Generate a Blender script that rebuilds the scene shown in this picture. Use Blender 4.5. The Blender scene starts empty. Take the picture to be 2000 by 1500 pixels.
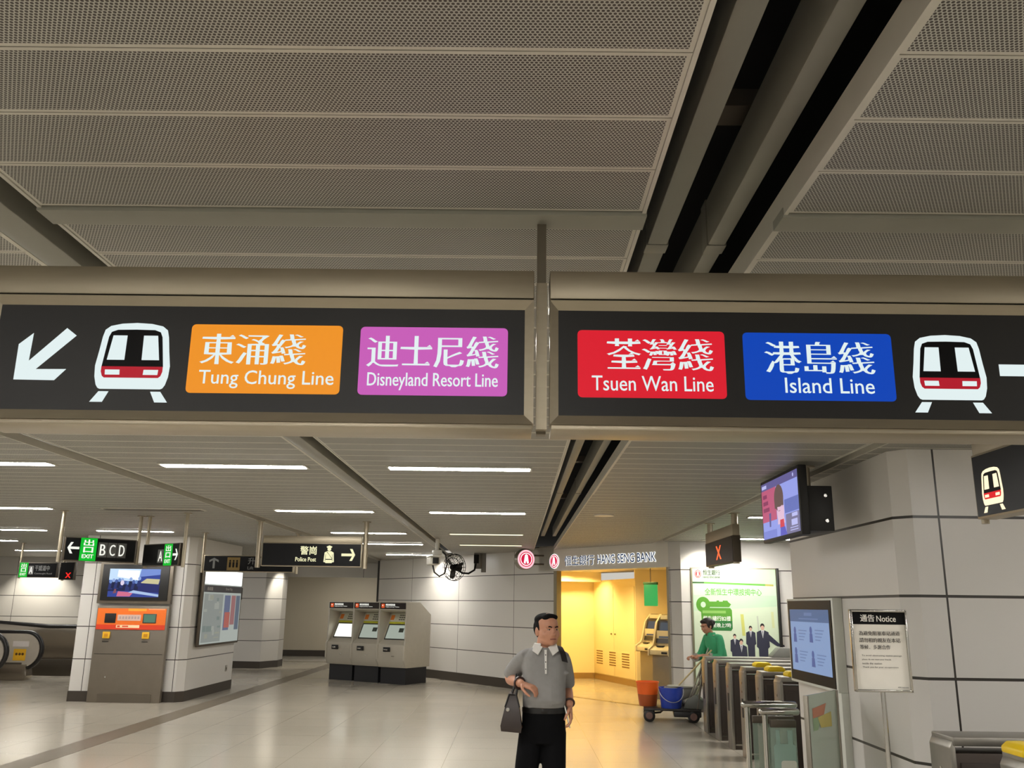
import bpy, bmesh, math, random
from mathutils import Vector, Matrix
random.seed(7)
SC = bpy.context.scene
COL = SC.collection
PI = math.pi
R = math.radians

# ------------------------------------------------------------------ materials
def lin(c):
    return tuple(((v / 255) / 12.92 if v / 255 <= .04045 else ((v / 255 + .055) / 1.055) ** 2.4) for v in c) + (1.0,)

MATS = {}
def m(name, rgb, rough=.5, metal=0., var=.06, scale=9., spec=.5, bump=0., stretch=None):
    """principled material whose colour is gently mottled by a noise texture"""
    if name in MATS: return MATS[name]
    a = bpy.data.materials.new(name); a.use_nodes = True
    nt = a.node_tree; b = nt.nodes['Principled BSDF']
    b.inputs['Roughness'].default_value = rough; b.inputs['Metallic'].default_value = metal
    b.inputs['Specular IOR Level'].default_value = spec
    tc = nt.nodes.new('ShaderNodeTexCoord'); nz = nt.nodes.new('ShaderNodeTexNoise')
    nz.inputs['Scale'].default_value = scale; nz.inputs['Detail'].default_value = 3
    if stretch:
        mp = nt.nodes.new('ShaderNodeMapping'); mp.inputs['Scale'].default_value = stretch
        nt.links.new(tc.outputs['Object'], mp.inputs['Vector']); nt.links.new(mp.outputs['Vector'], nz.inputs['Vector'])
    else:
        nt.links.new(tc.outputs['Object'], nz.inputs['Vector'])
    mx = nt.nodes.new('ShaderNodeMix'); mx.data_type = 'RGBA'
    c = lin(rgb)
    mx.inputs['A'].default_value = tuple(v * (1 - var) for v in c[:3]) + (1,)
    mx.inputs['B'].default_value = tuple(min(1, v * (1 + var)) for v in c[:3]) + (1,)
    nt.links.new(nz.outputs['Fac'], mx.inputs['Factor']); nt.links.new(mx.outputs['Result'], b.inputs['Base Color'])
    if bump:
        bp = nt.nodes.new('ShaderNodeBump'); bp.inputs['Strength'].default_value = bump; bp.inputs['Distance'].default_value = .01
        nt.links.new(nz.outputs['Fac'], bp.inputs['Height']); nt.links.new(bp.outputs['Normal'], b.inputs['Normal'])
    MATS[name] = a
    return a

def em(name, rgb, s=1., rough=.4):
    if name in MATS: return MATS[name]
    a = bpy.data.materials.new(name); a.use_nodes = True
    b = a.node_tree.nodes['Principled BSDF']
    b.inputs['Base Color'].default_value = (.008, .008, .008, 1); b.inputs['Roughness'].default_value = rough
    b.inputs['Specular IOR Level'].default_value = .1
    b.inputs['Emission Color'].default_value = lin(rgb); b.inputs['Emission Strength'].default_value = s
    MATS[name] = a
    return a

def glass(name, rgb, alpha=.35, rough=.08):
    a = bpy.data.materials.new(name); a.use_nodes = True
    nt = a.node_tree; b = nt.nodes['Principled BSDF']
    b.inputs['Base Color'].default_value = lin(rgb); b.inputs['Roughness'].default_value = rough
    b.inputs['Alpha'].default_value = alpha
    MATS[name] = a
    return a

def math_node(nt, op, a, b=None):
    n = nt.nodes.new('ShaderNodeMath'); n.operation = op
    for i, v in enumerate((a, b)):
        if v is None: continue
        if isinstance(v, (int, float)): n.inputs[i].default_value = v
        else: nt.links.new(v, n.inputs[i])
    return n.outputs[0]

def line_mask(nt, v, off, sp, w):
    """1 on lines of width w at off + k*sp"""
    x = math_node(nt, 'SUBTRACT', v, off); x = math_node(nt, 'DIVIDE', x, sp)
    x = math_node(nt, 'ADD', x, .5); x = math_node(nt, 'FRACT', x)
    x = math_node(nt, 'SUBTRACT', x, .5); x = math_node(nt, 'ABSOLUTE', x)
    return math_node(nt, 'LESS_THAN', x, w / 2 / sp)

def panel_wall(name, u, off, sp, rgb=(205, 200, 190), groove=(48, 44, 38), rough=.32, w=.016, hz=True):
    """enamelled wall panels: dark joints every .565 m up the wall and every sp along direction u"""
    a = bpy.data.materials.new(name); a.use_nodes = True
    nt = a.node_tree; b = nt.nodes['Principled BSDF']
    g = nt.nodes.new('ShaderNodeNewGeometry'); s = nt.nodes.new('ShaderNodeSeparateXYZ')
    nt.links.new(g.outputs['Position'], s.inputs[0])
    x = math_node(nt, 'MULTIPLY', s.outputs[0], u[0]); y = math_node(nt, 'MULTIPLY', s.outputs[1], u[1])
    k = line_mask(nt, math_node(nt, 'ADD', x, y), off, sp, w * .75)
    if hz: k = math_node(nt, 'MAXIMUM', k, line_mask(nt, s.outputs[2], .725, .565, w))
    nz = nt.nodes.new('ShaderNodeTexNoise'); nz.inputs['Scale'].default_value = .8
    nt.links.new(g.outputs['Position'], nz.inputs['Vector'])
    c = lin(rgb)
    m1 = nt.nodes.new('ShaderNodeMix'); m1.data_type = 'RGBA'
    m1.inputs['A'].default_value = tuple(v * .94 for v in c[:3]) + (1,); m1.inputs['B'].default_value = tuple(min(1, v * 1.04) for v in c[:3]) + (1,)
    nt.links.new(nz.outputs['Fac'], m1.inputs['Factor'])
    m2 = nt.nodes.new('ShaderNodeMix'); m2.data_type = 'RGBA'
    nt.links.new(k, m2.inputs['Factor']); nt.links.new(m1.outputs['Result'], m2.inputs['A']); m2.inputs['B'].default_value = lin(groove)
    nt.links.new(m2.outputs['Result'], b.inputs['Base Color'])
    b.inputs['Roughness'].default_value = rough
    MATS[name] = a
    return a

def perforated(name, rgb, pitch=.0101, rad=.36):
    a = bpy.data.materials.new(name); a.use_nodes = True
    nt = a.node_tree; b = nt.nodes['Principled BSDF']
    tc = nt.nodes.new('ShaderNodeTexCoord'); s = nt.nodes.new('ShaderNodeSeparateXYZ')
    nt.links.new(tc.outputs['Object'], s.inputs[0])
    v = math_node(nt, 'DIVIDE', s.outputs[1], pitch * .866)
    row = math_node(nt, 'FLOOR', v)
    par = math_node(nt, 'MULTIPLY', math_node(nt, 'FLOORED_MODULO', row, 2), .5)
    u = math_node(nt, 'ADD', math_node(nt, 'DIVIDE', s.outputs[0], pitch), par)
    fx = math_node(nt, 'SUBTRACT', math_node(nt, 'FRACT', u), .5)
    fy = math_node(nt, 'MULTIPLY', math_node(nt, 'SUBTRACT', math_node(nt, 'FRACT', v), .5), .866)
    d = math_node(nt, 'SQRT', math_node(nt, 'ADD', math_node(nt, 'MULTIPLY', fx, fx), math_node(nt, 'MULTIPLY', fy, fy)))
    hole = math_node(nt, 'LESS_THAN', d, rad)
    nz = nt.nodes.new('ShaderNodeTexNoise'); nz.inputs['Scale'].default_value = 1.6; nz.inputs['Detail'].default_value = 4
    g = nt.nodes.new('ShaderNodeNewGeometry'); nt.links.new(g.outputs['Position'], nz.inputs['Vector'])
    c = lin(rgb)
    m1 = nt.nodes.new('ShaderNodeMix'); m1.data_type = 'RGBA'
    m1.inputs['A'].default_value = tuple(q * .86 for q in c[:3]) + (1,); m1.inputs['B'].default_value = tuple(q * 1.08 for q in c[:3]) + (1,)
    nt.links.new(nz.outputs['Fac'], m1.inputs['Factor'])
    m2 = nt.nodes.new('ShaderNodeMix'); m2.data_type = 'RGBA'
    nt.links.new(hole, m2.inputs['Factor']); nt.links.new(m1.outputs['Result'], m2.inputs['A'])
    m2.inputs['B'].default_value = lin((66, 61, 55))
    nt.links.new(m2.outputs['Result'], b.inputs['Base Color'])
    b.inputs['Roughness'].default_value = .55
    MATS[name] = a
    return a

def floor_mat():
    a = bpy.data.materials.new('polished_stone_floor'); a.use_nodes = True
    nt = a.node_tree; b = nt.nodes['Principled BSDF']
    g = nt.nodes.new('ShaderNodeNewGeometry'); s = nt.nodes.new('ShaderNodeSeparateXYZ')
    nt.links.new(g.outputs['Position'], s.inputs[0])
    k = math_node(nt, 'MAXIMUM', line_mask(nt, s.outputs[0], .1, .9, .006), line_mask(nt, s.outputs[1], .2, .9, .006))
    nz = nt.nodes.new('ShaderNodeTexNoise'); nz.inputs['Scale'].default_value = 60; nz.inputs['Detail'].default_value = 6
    nt.links.new(g.outputs['Position'], nz.inputs['Vector'])
    m1 = nt.nodes.new('ShaderNodeMix'); m1.data_type = 'RGBA'
    m1.inputs['A'].default_value = lin((172, 164, 149)); m1.inputs['B'].default_value = lin((190, 183, 168))
    nt.links.new(nz.outputs['Fac'], m1.inputs['Factor'])
    m2 = nt.nodes.new('ShaderNodeMix'); m2.data_type = 'RGBA'
    nt.links.new(k, m2.inputs['Factor']); nt.links.new(m1.outputs['Result'], m2.inputs['A']); m2.inputs['B'].default_value = lin((150, 140, 122))
    nt.links.new(m2.outputs['Result'], b.inputs['Base Color'])
    n2 = nt.nodes.new('ShaderNodeTexNoise'); n2.inputs['Scale'].default_value = .7
    nt.links.new(g.outputs['Position'], n2.inputs['Vector'])
    rr = math_node(nt, 'ADD', math_node(nt, 'MULTIPLY', n2.outputs['Fac'], .12), .1)
    nt.links.new(rr, b.inputs['Roughness'])
    return a

# ------------------------------------------------------------------ mesh builder
class MB:
    def __init__(s): s.bm = bmesh.new(); s.mats = []
    def mi(s, mt):
        if mt not in s.mats: s.mats.append(mt)
        return s.mats.index(mt)
    def box(s, x0, x1, y0, y1, z0, z1, mt, bev=0.):
        t = bmesh.new()
        vs = [t.verts.new((x, y, z)) for x in (x0, x1) for y in (y0, y1) for z in (z0, z1)]
        for f in ((0, 1, 3, 2), (4, 6, 7, 5), (0, 4, 5, 1), (2, 3, 7, 6), (0, 2, 6, 4), (1, 5, 7, 3)): t.faces.new([vs[i] for i in f])
        if bev: bmesh.ops.bevel(t, geom=t.edges[:], offset=bev, segments=2, affect='EDGES', profile=.5)
        return s.merge(t, mt)
    def merge(s, t, mt, mat4=None):
        bmesh.ops.recalc_face_normals(t, faces=t.faces[:])
        i = s.mi(mt); mp = {}
        for v in t.verts: mp[v] = s.bm.verts.new(mat4 @ v.co if mat4 else v.co)
        for f in t.faces:
            try: nf = s.bm.faces.new([mp[v] for v in f.verts]); nf.material_index = i
            except ValueError: pass
        t.free(); return s
    def prism(s, pts, axis, a, b, mt, bev=0.):
        """pts in the two remaining axes (x: y,z   y: x,z   z: x,y), pushed from a to b"""
        def P(p, h): return {'x': (h, p[0], p[1]), 'y': (p[0], h, p[1]), 'z': (p[0], p[1], h)}[axis]
        t = bmesh.new()
        A = [t.verts.new(P(p, a)) for p in pts]; B = [t.verts.new(P(p, b)) for p in pts]
        t.faces.new(A); t.faces.new(B[::-1]); n = len(pts)
        for i in range(n): t.faces.new((A[i], B[i], B[(i + 1) % n], A[(i + 1) % n]))
        if bev: bmesh.ops.bevel(t, geom=t.edges[:], offset=bev, segments=2, affect='EDGES', profile=.5)
        return s.merge(t, mt)
    def loft(s, rings, mt, caps=True):
        """rings: lists of points, same length"""
        t = bmesh.new(); V = [[t.verts.new(p) for p in r] for r in rings]; n = len(V[0])
        for a, b in zip(V, V[1:]):
            for i in range(n): t.faces.new((a[i], a[(i + 1) % n], b[(i + 1) % n], b[i]))
        if caps: t.faces.new(V[0][::-1]); t.faces.new(V[-1])
        return s.merge(t, mt)
    def tube(s, pts, r, mt, seg=10, round_=False, closed=False):
        pts = [Vector(p) for p in pts]; n = len(pts)
        rs = list(r) if isinstance(r, (list, tuple)) else [r] * n
        if round_:
            d0 = (pts[0] - pts[1]).normalized(); d1 = (pts[-1] - pts[-2]).normalized()
            a, b = pts[0], pts[-1]; ra, rb = rs[0], rs[-1]
            pre = [(a + d0 * ra * math.sin(q), ra * math.cos(q)) for q in (1.45, 1.0, .5)]
            post = [(b + d1 * rb * math.sin(q), rb * math.cos(q)) for q in (.5, 1.0, 1.45)]
            pts = [p for p, _ in pre] + pts + [p for p, _ in post]; rs = [q for _, q in pre] + rs + [q for _, q in post]; n = len(pts)
        rings = []; N = None
        for i, p in enumerate(pts):
            if closed: t = (pts[(i + 1) % n] - pts[i - 1]).normalized()
            else: t = (pts[min(i + 1, n - 1)] - pts[max(i - 1, 0)]).normalized()
            if N is None: N = t.orthogonal().normalized()
            else:
                N = N - t * N.dot(t)
                N = N.normalized() if N.length > 1e-6 else t.orthogonal().normalized()
            B = t.cross(N)
            rings.append([p + (N * math.cos(2 * PI * k / seg) + B * math.sin(2 * PI * k / seg)) * rs[i] for k in range(seg)])
        if closed: rings.append(rings[0])
        if closed:
            t = bmesh.new(); V = [[t.verts.new(p) for p in q] for q in rings[:-1]]; V.append(V[0])
            for a, b in zip(V, V[1:]):
                for i in range(seg): t.faces.new((a[i], a[(i + 1) % seg], b[(i + 1) % seg], b[i]))
            return s.merge(t, mt)
        return s.loft(rings, mt)
    def cyl(s, c, r, h, axis, mt, seg=24, r2=None):
        c = Vector(c); d = {'x': Vector((1, 0, 0)), 'y': Vector((0, 1, 0)), 'z': Vector((0, 0, 1))}[axis]
        return s.tube([c, c + d * h], [r, r if r2 is None else r2], mt, seg)
    def lathe(s, prof, c, axis, mt, seg=28):
        """prof: (radius, height) along axis"""
        c = Vector(c); ax = {'x': (1, 2, 0), 'y': (2, 0, 1), 'z': (0, 1, 2)}[axis]
        rings = []
        for r, h in prof:
            q = []
            for k in range(seg):
                v = [0, 0, 0]; v[ax[0]] = r * math.cos(2 * PI * k / seg); v[ax[1]] = r * math.sin(2 * PI * k / seg); v[ax[2]] = h
                q.append(c + Vector(v))
            rings.append(q)
        return s.loft(rings, mt)
    def ell(s, c, r, mt, rot=None, u=20, v=12):
        t = bmesh.new(); bmesh.ops.create_uvsphere(t, u_segments=u, v_segments=v, radius=1)
        M = Matrix.Translation(c) @ (rot.to_matrix().to_4x4() if rot else Matrix()) @ Matrix.Diagonal((r[0], r[1], r[2], 1))
        return s.merge(t, mt, M)
    def poly(s, pts, mt):
        f = s.bm.faces.new([s.bm.verts.new(p) for p in pts]); f.material_index = s.mi(mt); return s
    def build(s, name, parent=None, smooth=True, angle=35, recalc=False):
        me = bpy.data.meshes.new(name)
        if recalc: bmesh.ops.recalc_face_normals(s.bm, faces=s.bm.faces[:])
        s.bm.to_mesh(me); s.bm.free()
        for q in s.mats: me.materials.append(q)
        if smooth:
            me.polygons.foreach_set('use_smooth', [True] * len(me.polygons))
            try: me.set_sharp_from_angle(angle=R(angle))
            except Exception: pass
        o = bpy.data.objects.new(name, me); COL.objects.link(o)
        if parent: o.parent = parent
        return o

def tag(o, label=None, cat=None, group=None, kind=None):
    if label: o['label'] = label
    if cat: o['category'] = cat
    if group: o['group'] = group
    if kind: o['kind'] = kind
    return o
def T(name, label, cat, loc=(0, 0, 0), rz=0., group=None, kind=None):
    o = bpy.data.objects.new(name, None); COL.objects.link(o)
    o.location = loc; o.rotation_euler = (0, 0, rz); o.empty_display_size = .1
    return tag(o, label, cat, group, kind)
def dup(o, parent=None):
    c = o.copy(); COL.objects.link(c)
    if parent: c.parent = parent
    for ch in [q for q in o.children]: dup(ch, c)
    return c
def dupthing(o, loc, rz=None, label=None):
    c = dup(o); c.location = loc
    if rz is not None: c.rotation_euler = (0, 0, rz)
    if label: c['label'] = label
    return c

# ------------------------------------------------------------------ lettering and flat graphics
def _eval_curve(ob):
    COL.objects.link(ob); bpy.context.view_layer.update()
    dg = bpy.context.evaluated_depsgraph_get()
    return ob.evaluated_get(dg), dg
_tc = {}
def glyphs(body):
    if body in _tc: return _tc[body]
    cu = bpy.data.curves.new('letters', 'FONT'); cu.body = body; cu.size = 1
    ob = bpy.data.objects.new('letters', cu); ev, dg = _eval_curve(ob)
    c = ev.to_curve(dg); out = []
    for sp in c.splines:
        bp = sp.bezier_points; n = len(bp); P = []
        for i in range(n):
            a, b = bp[i], bp[(i + 1) % n]
            p0, p1, p2, p3 = [Vector(q[:2]) for q in (a.co, a.handle_right, b.handle_left, b.co)]
            d = (p3 - p0); L = d.length
            fl = L < 1e-6 or (abs(d.cross(p1 - p0)) / max(L, 1e-6) < .004 and abs(d.cross(p2 - p0)) / max(L, 1e-6) < .004)
            for k in range(1 if fl else 4):
                t = k / 4; P.append(p0 * (1 - t) ** 3 + p1 * 3 * t * (1 - t) ** 2 + p2 * 3 * t * t * (1 - t) + p3 * t ** 3)
        Q = []
        for p in P:
            if not Q or (p - Q[-1]).length > 1e-4: Q.append(p)
        if len(Q) > 2: out.append(Q)
    ev.to_curve_clear(); bpy.data.objects.remove(ob); bpy.data.curves.remove(cu)
    _tc[body] = out
    return out
def area(P): return sum(a.x * b.y - b.x * a.y for a, b in zip(P, P[1:] + P[:1])) / 2
def serif_peaks(polys):
    """the small triangular peaks at the right-hand ends of thin horizontal strokes"""
    sg = 1 if area(max(polys, key=lambda p: abs(area(p)))) > 0 else -1
    out = []
    for P in polys:
        n = len(P)
        for i in range(n):
            a, b = P[i], P[(i + 1) % n]; d = b - a
            if abs(d.x) < .012 and .03 < abs(d.y) < .1 and d.y * sg > 0:
                top = a if a.y > b.y else b
                nb = P[i - 1] if top is a else P[(i + 2) % n]
                if abs(nb.y - top.y) < .012 and top.x - nb.x > .2:
                    out.append([(top.x - .13, top.y - .002), (top.x + .012, top.y - .002), (top.x - .05, top.y + .05)])
    return out
_tm = {}
def text_mesh(body):
    if body in _tm: return _tm[body]
    cu = bpy.data.curves.new('letters', 'FONT'); cu.body = body; cu.size = 1; cu.resolution_u = 3
    ob = bpy.data.objects.new('letters', cu); ev, dg = _eval_curve(ob)
    me = ev.to_mesh(); V = [tuple(v.co[:2]) for v in me.vertices]; F = [tuple(p.vertices) for p in me.polygons]
    ev.to_mesh_clear(); bpy.data.objects.remove(ob); bpy.data.curves.remove(cu)
    _tm[body] = (V, F)
    return V, F
def restroke(V, F, a, b):
    """move the outline of filled letters sideways by a and up/down by b, keeping the fill"""
    cnt = {}
    for f in F:
        ar = sum(V[f[k]][0] * V[f[(k + 1) % len(f)]][1] - V[f[(k + 1) % len(f)]][0] * V[f[k]][1] for k in range(len(f)))
        g = f if ar > 0 else f[::-1]
        for k in range(len(g)):
            e = (g[k], g[(k + 1) % len(g)])
            if (e[1], e[0]) in cnt: del cnt[(e[1], e[0])]
            else: cnt[e] = 1
    N = {}
    for i, j in cnt:
        d = Vector((V[j][0] - V[i][0], V[j][1] - V[i][1]))
        if d.length < 1e-7: continue
        d.normalize(); n = Vector((d.y, -d.x))
        for q in (i, j): N.setdefault(q, []).append(n)
    out = [list(v) for v in V]
    for q, L in N.items():
        n = sum(L, Vector((0, 0)))
        if n.length < .3: n = L[0]
        else: n = n / n.length / max(.65, (n.length / len(L)))
        out[q][0] += n.x * a; out[q][1] += n.y * b
    return [tuple(v) for v in out]
_fc = {}
def fill(polys):
    key = tuple(tuple((round(p[0], 4), round(p[1], 4)) for p in P) for P in polys)
    if key in _fc: return _fc[key]
    cu = bpy.data.curves.new('fill', 'CURVE'); cu.dimensions = '2D'; cu.fill_mode = 'BOTH'
    for P in polys:
        sp = cu.splines.new('POLY'); sp.points.add(len(P) - 1); sp.use_cyclic_u = True
        for i, p in enumerate(P): sp.points[i].co = (p[0], p[1], 0, 1)
    ob = bpy.data.objects.new('fill', cu); ev, dg = _eval_curve(ob)
    me = ev.to_mesh(); V = [tuple(v.co[:2]) for v in me.vertices]; F = [tuple(p.vertices) for p in me.polygons]
    ev.to_mesh_clear(); bpy.data.objects.remove(ob); bpy.data.curves.remove(cu)
    _fc[key] = (V, F)
    return V, F
def rrect(x0, x1, z0, z1, r):
    P = []
    for cx, cz, a in ((x1 - r, z1 - r, 0), (x0 + r, z1 - r, 90), (x0 + r, z0 + r, 180), (x1 - r, z0 + r, 270)):
        for k in range(5): P.append(Vector((cx + r * math.cos(R(a + 22.5 * k)), cz + r * math.sin(R(a + 22.5 * k)))))
    return P
def circ(cx, cz, rx, rz=None, n=28):
    rz = rz or rx
    return [Vector((cx + rx * math.cos(2 * PI * k / n), cz + rz * math.sin(2 * PI * k / n))) for k in range(n)]

class Flat:
    """flat printed or lit graphics on a face: local x along, z up, facing -y; every layer .8 mm proud of the last"""
    def __init__(s, y0=0., step=.0008): s.b = MB(); s.y = y0; s.step = step; s.n = 0
    def put(s, mt, V, F, layer):
        s.n += 1
        y = s.y - s.step * layer - s.n * 4e-5; i = s.b.mi(mt)
        vs = [s.b.bm.verts.new((v[0], y, v[1])) for v in V]
        for f in F:
            q = [vs[k] for k in f]
            ar = sum(V[f[k]][0] * V[f[(k + 1) % len(f)]][1] - V[f[(k + 1) % len(f)]][0] * V[f[k]][1] for k in range(len(f)))
            if ar < 0: q.reverse()
            try: nf = s.b.bm.faces.new(q); nf.material_index = i
            except ValueError: pass
        return s
    def poly(s, mt, P, layer=1): return s.put(mt, *fill([[Vector(p) for p in P]]), layer)
    def polys(s, mt, PP, layer=1): return s.put(mt, *fill([[Vector(p) for p in P] for P in PP]), layer)
    def rect(s, mt, x0, x1, z0, z1, layer=1, r=0.):
        return s.poly(mt, rrect(x0, x1, z0, z1, r) if r else [(x0, z0), (x1, z0), (x1, z1), (x0, z1)], layer)
    def text(s, mt, body, x0, x1, z0, z1, layer=2, a=.0, b=.0, serif=False, halo=False):
        V, F = text_mesh(body)
        xs = [v[0] for v in V]; zs = [v[1] for v in V]; mx, Mx, mz, Mz = min(xs), max(xs), min(zs), max(zs)
        sx = (x1 - x0) / (Mx - mx); sz = (z1 - z0) / (Mz - mz)
        sh = [(0, 0)]
        if (a or b) and not halo: V = restroke(V, F, a, b)
        if halo: sh = [(a * math.cos(k * PI / 4), b * math.sin(k * PI / 4)) for k in range(8)]
        for dx, dz in sh: s.put(mt, [(x0 + (v[0] - mx + dx) * sx, z0 + (v[1] - mz + dz) * sz) for v in V], F, layer)
        if serif:
            for t in serif_peaks(glyphs(body)): s.put(mt, [(x0 + (v[0] - mx) * sx, z0 + (v[1] - mz) * sz) for v in t], [(0, 1, 2)], layer)
        return s
    def build(s, name, parent): return s.b.build(name, parent, smooth=False)

ICON_OUT = [(0, 0), (.2, -.012), (.35, -.045), (.42, -.1), (.445, -.2), (.47, -.4), (.5, -.6), (.49, -.75), (.46, -.86), (.43, -.905), (.40, -.918)]
ICON_IN = [(0, -.095), (.25, -.1), (.33, -.13), (.36, -.2), (.385, -.4), (.41, -.61)]
ICON_RED = [(.41, -.61), (.41, -.68), (.39, -.74), (.36, -.765)]
def train_icon(F, white, black, red, cx, zt, w, layer=1):
    def full(h): return [(cx + x * w, zt + z * w) for x, z in h] + [(cx - x * w, zt + z * w) for x, z in reversed(h) if x > 0]
    F.poly(white, full(ICON_OUT), layer); F.poly(black, full(ICON_IN), layer + 1); F.poly(red, full(ICON_RED), layer + 2)
    for sgn in (-1, 1):
        q = lambda pts: [(cx + sgn * x * w, zt + z * w) for x, z in pts]
        F.poly(white, q([(.11, -.18), (.30, -.18), (.35, -.52), (.115, -.52)]), layer + 2)
        F.poly(white, q([(.16, -.655), (.355, -.655), (.35, -.725), (.155, -.725)]), layer + 3)
        F.poly(white, q([(.275, -.95), (.41, -.95), (.515, -1.095), (.345, -1.095)]), layer)
def arrow(F, mt, cx, cz, L, hw, th, ang, layer=1):
    """line arrow of length L, head half-width hw, stroke th, pointing along ang degrees"""
    c, s = math.cos(R(ang)), math.sin(R(ang)); q = th * .7
    P = [(-L / 2, -th / 2), (L / 2 - th * 1.2, -th / 2), (L / 2 - hw * .95, -hw), (L / 2 - hw * .95 + 1.45 * q, -hw), (L / 2, 0),
         (L / 2 - hw * .95 + 1.45 * q, hw), (L / 2 - hw * .95, hw), (L / 2 - th * 1.2, th / 2), (-L / 2, th / 2)]
    F.poly(mt, [(cx + x * c - z * s, cz + x * s + z * c) for x, z in P], layer)

# ------------------------------------------------------------------ palette
steel = m('brushed_steel', (150, 144, 132), .38, .85, .1, 30, stretch=(.4, 6, 6))
steel_sign = m('sign_steel', (164, 154, 134), .42, .8, .08, 14, stretch=(.6, 4, 4))
chrome = m('polished_steel', (190, 188, 182), .16, 1., .04)
dark_steel = m('dark_steel', (92, 84, 74), .45, .6, .1, 12)
grey_paint = m('grey_paint', (124, 119, 106), .55)
rail_paint = m('rail_grey_paint', (128, 126, 116), .5)
ceil_rim = m('ceiling_rim_paint', (192, 189, 178), .5)
ceil_plain = m('ceiling_plain_paint', (146, 145, 134), .55)
perf = perforated('perforated_ceiling_metal', (178, 177, 169))
black_face = m('black_acrylic', (16, 16, 17), .3, 0, .03, spec=.14)
black = m('black_plastic', (20, 19, 18), .5)
void_black = m('void_black', (26, 25, 24), .9)
plinth_dark = m('dark_skirting', (58, 51, 43), .5)
white_paint = m('white_paint', (206, 203, 192), .4)
W_EM = em('sign_white', (226, 240, 240), 1.0)
BLK_IN = m('sign_ink_black', (18, 18, 19), .5, 0, .02, spec=.12)
RED_IN = em('sign_crimson', (176, 24, 42), 1.0)

# ------------------------------------------------------------------ camera
CAM_H = 1.75
cam = bpy.data.cameras.new('camera'); cam.sensor_width = 36; cam.lens = 36 * 1720 / 2000; cam.clip_start = .05; cam.clip_end = 200
co = bpy.data.objects.new('camera', cam); COL.objects.link(co); SC.camera = co
co.matrix_world = Matrix.Translation((0, 0, CAM_H)) @ Matrix.Rotation(R(.4), 4, 'Z') @ Matrix.Rotation(R(90 + 14.13), 4, 'X') @ Matrix.Rotation(R(.75), 4, 'Z')

# ------------------------------------------------------------------ setting: floor, walls
H = 2.92
def struct(o, label=None, cat=None): return tag(o, label, cat, kind='structure')
b = MB(); b.box(-17, 9, -8, 34, -.1, 0, floor_mat()); struct(b.build('floor'), 'pale polished stone floor of the station concourse', 'floor')
b = MB(); b.box(-5.56, -5.19, 9, 28.4, 0, .002, m('dark_floor_stone', (112, 102, 84), .3, 0, .1, 40)); struct(b.build('trim_1'), 'long dark stone line crossing the pale floor', 'floor line')
b = MB(); b.box(-8, -5.56, 28.2, 28.4, 0, .002, MATS['dark_floor_stone']); struct(b.build('trim_2'), 'short dark floor line before the far recess', 'floor line')

def wall(name, p0, p1, z0, z1, mt, label, th=.15, cat='wall', skirt=True):
    d = Vector((p1[0] - p0[0], p1[1] - p0[1])); d.normalize(); n = Vector((-d.y, d.x)) * th
    b = MB(); b.prism([p0, p1, (p1[0] + n.x, p1[1] + n.y), (p0[0] + n.x, p0[1] + n.y)], 'z', z0, z1, mt)
    o = struct(b.build(name, smooth=False), label, cat)
    if skirt:
        k = Vector((d.y, -d.x)) * .012
        s = MB(); s.prism([(p0[0] + k.x, p0[1] + k.y), (p1[0] + k.x, p1[1] + k.y), p1, p0], 'z', .001, .2, plinth_dark)
        s.build('skirting', o, smooth=False)
    return o
U1 = (.6086, -.7935)
def w1(t): return (t, 20.09 - 1.304 * t)          # the long slanting wall with the bank in it
ENAMEL = (206, 203, 197)
pw1 = panel_wall('enamel_panels_slanting', U1, -.6, 2.2, ENAMEL)
pwx = panel_wall('enamel_panels_facing', (1, 0), .3, 2.4, ENAMEL)
pwp = panel_wall('enamel_panels_pillar', (1, .0), 3.09, 2.4, ENAMEL, w=.02)
pwy = panel_wall('enamel_panels_side', (0, 1), .9, 1.6, ENAMEL)
plain = m('plain_wall_paint', (188, 178, 156), .5, 0, .05, 1.)
wall('wall_slanting', w1(-3.79), w1(.80), 0, 3.0, pw1, 'white enamel panel wall behind the ticket machines and fan')
wall('wall_lintel', w1(.50), w1(2.79), 2.475, 3.0, m('fascia_metal', (222, 217, 206), .42, .0, .03), 'pale metal fascia above the yellow bank entrance', .2, skirt=False)
wall('wall_jamb', w1(2.79), w1(2.97), 0, 3.0, pw1, 'narrow white panel pier beside the bank cash machines')
wall('wall_poster', (2.97, 16.22), (8.2, 16.22), 0, 3.0, pwx, 'white panel wall carrying the green bank poster')
wall('wall_far', (-17, 33), (-3.6, 33), 0, 3.0, plain, 'plain beige wall at the far end of the corridor')
wall('wall_recess', (-8.2, 31.2), (-3.4, 31.2), 0, 3.0, plain, 'plain beige wall of the far recess behind the ticket machines')
wall('wall_left', (-14.9, 25.4), (-12.2, 25.4), 0, 3.0, pwx, 'white panel wall lit from above behind the escalators')
wall('wall_corner', (-16.9, 20.5), (-14.9, 25.4), 0, 3.0, plain, 'beige wall turning away past the escalators')
b = MB(); b.box(-8.2, -3.9, 26.6, 26.9, 2.5, 3., pwx); struct(b.build('beam', smooth=False), 'white bulkhead spanning above the far recess', 'bulkhead')
b = MB(); b.prism([w1(-3.86), w1(-3.79), (-3.67, 25.15), (-3.74, 25.2)], 'z', 0, 3., black); struct(b.build('trim_3'), 'dark upright edge where the white wall ends', 'trim')
# outer shell far right, seen only in slits
wall('wall_right', (8.2, 16.2), (8.2, -8), 0, 3.0, pwy, 'far side wall of the paid area', skirt=False)

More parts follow.
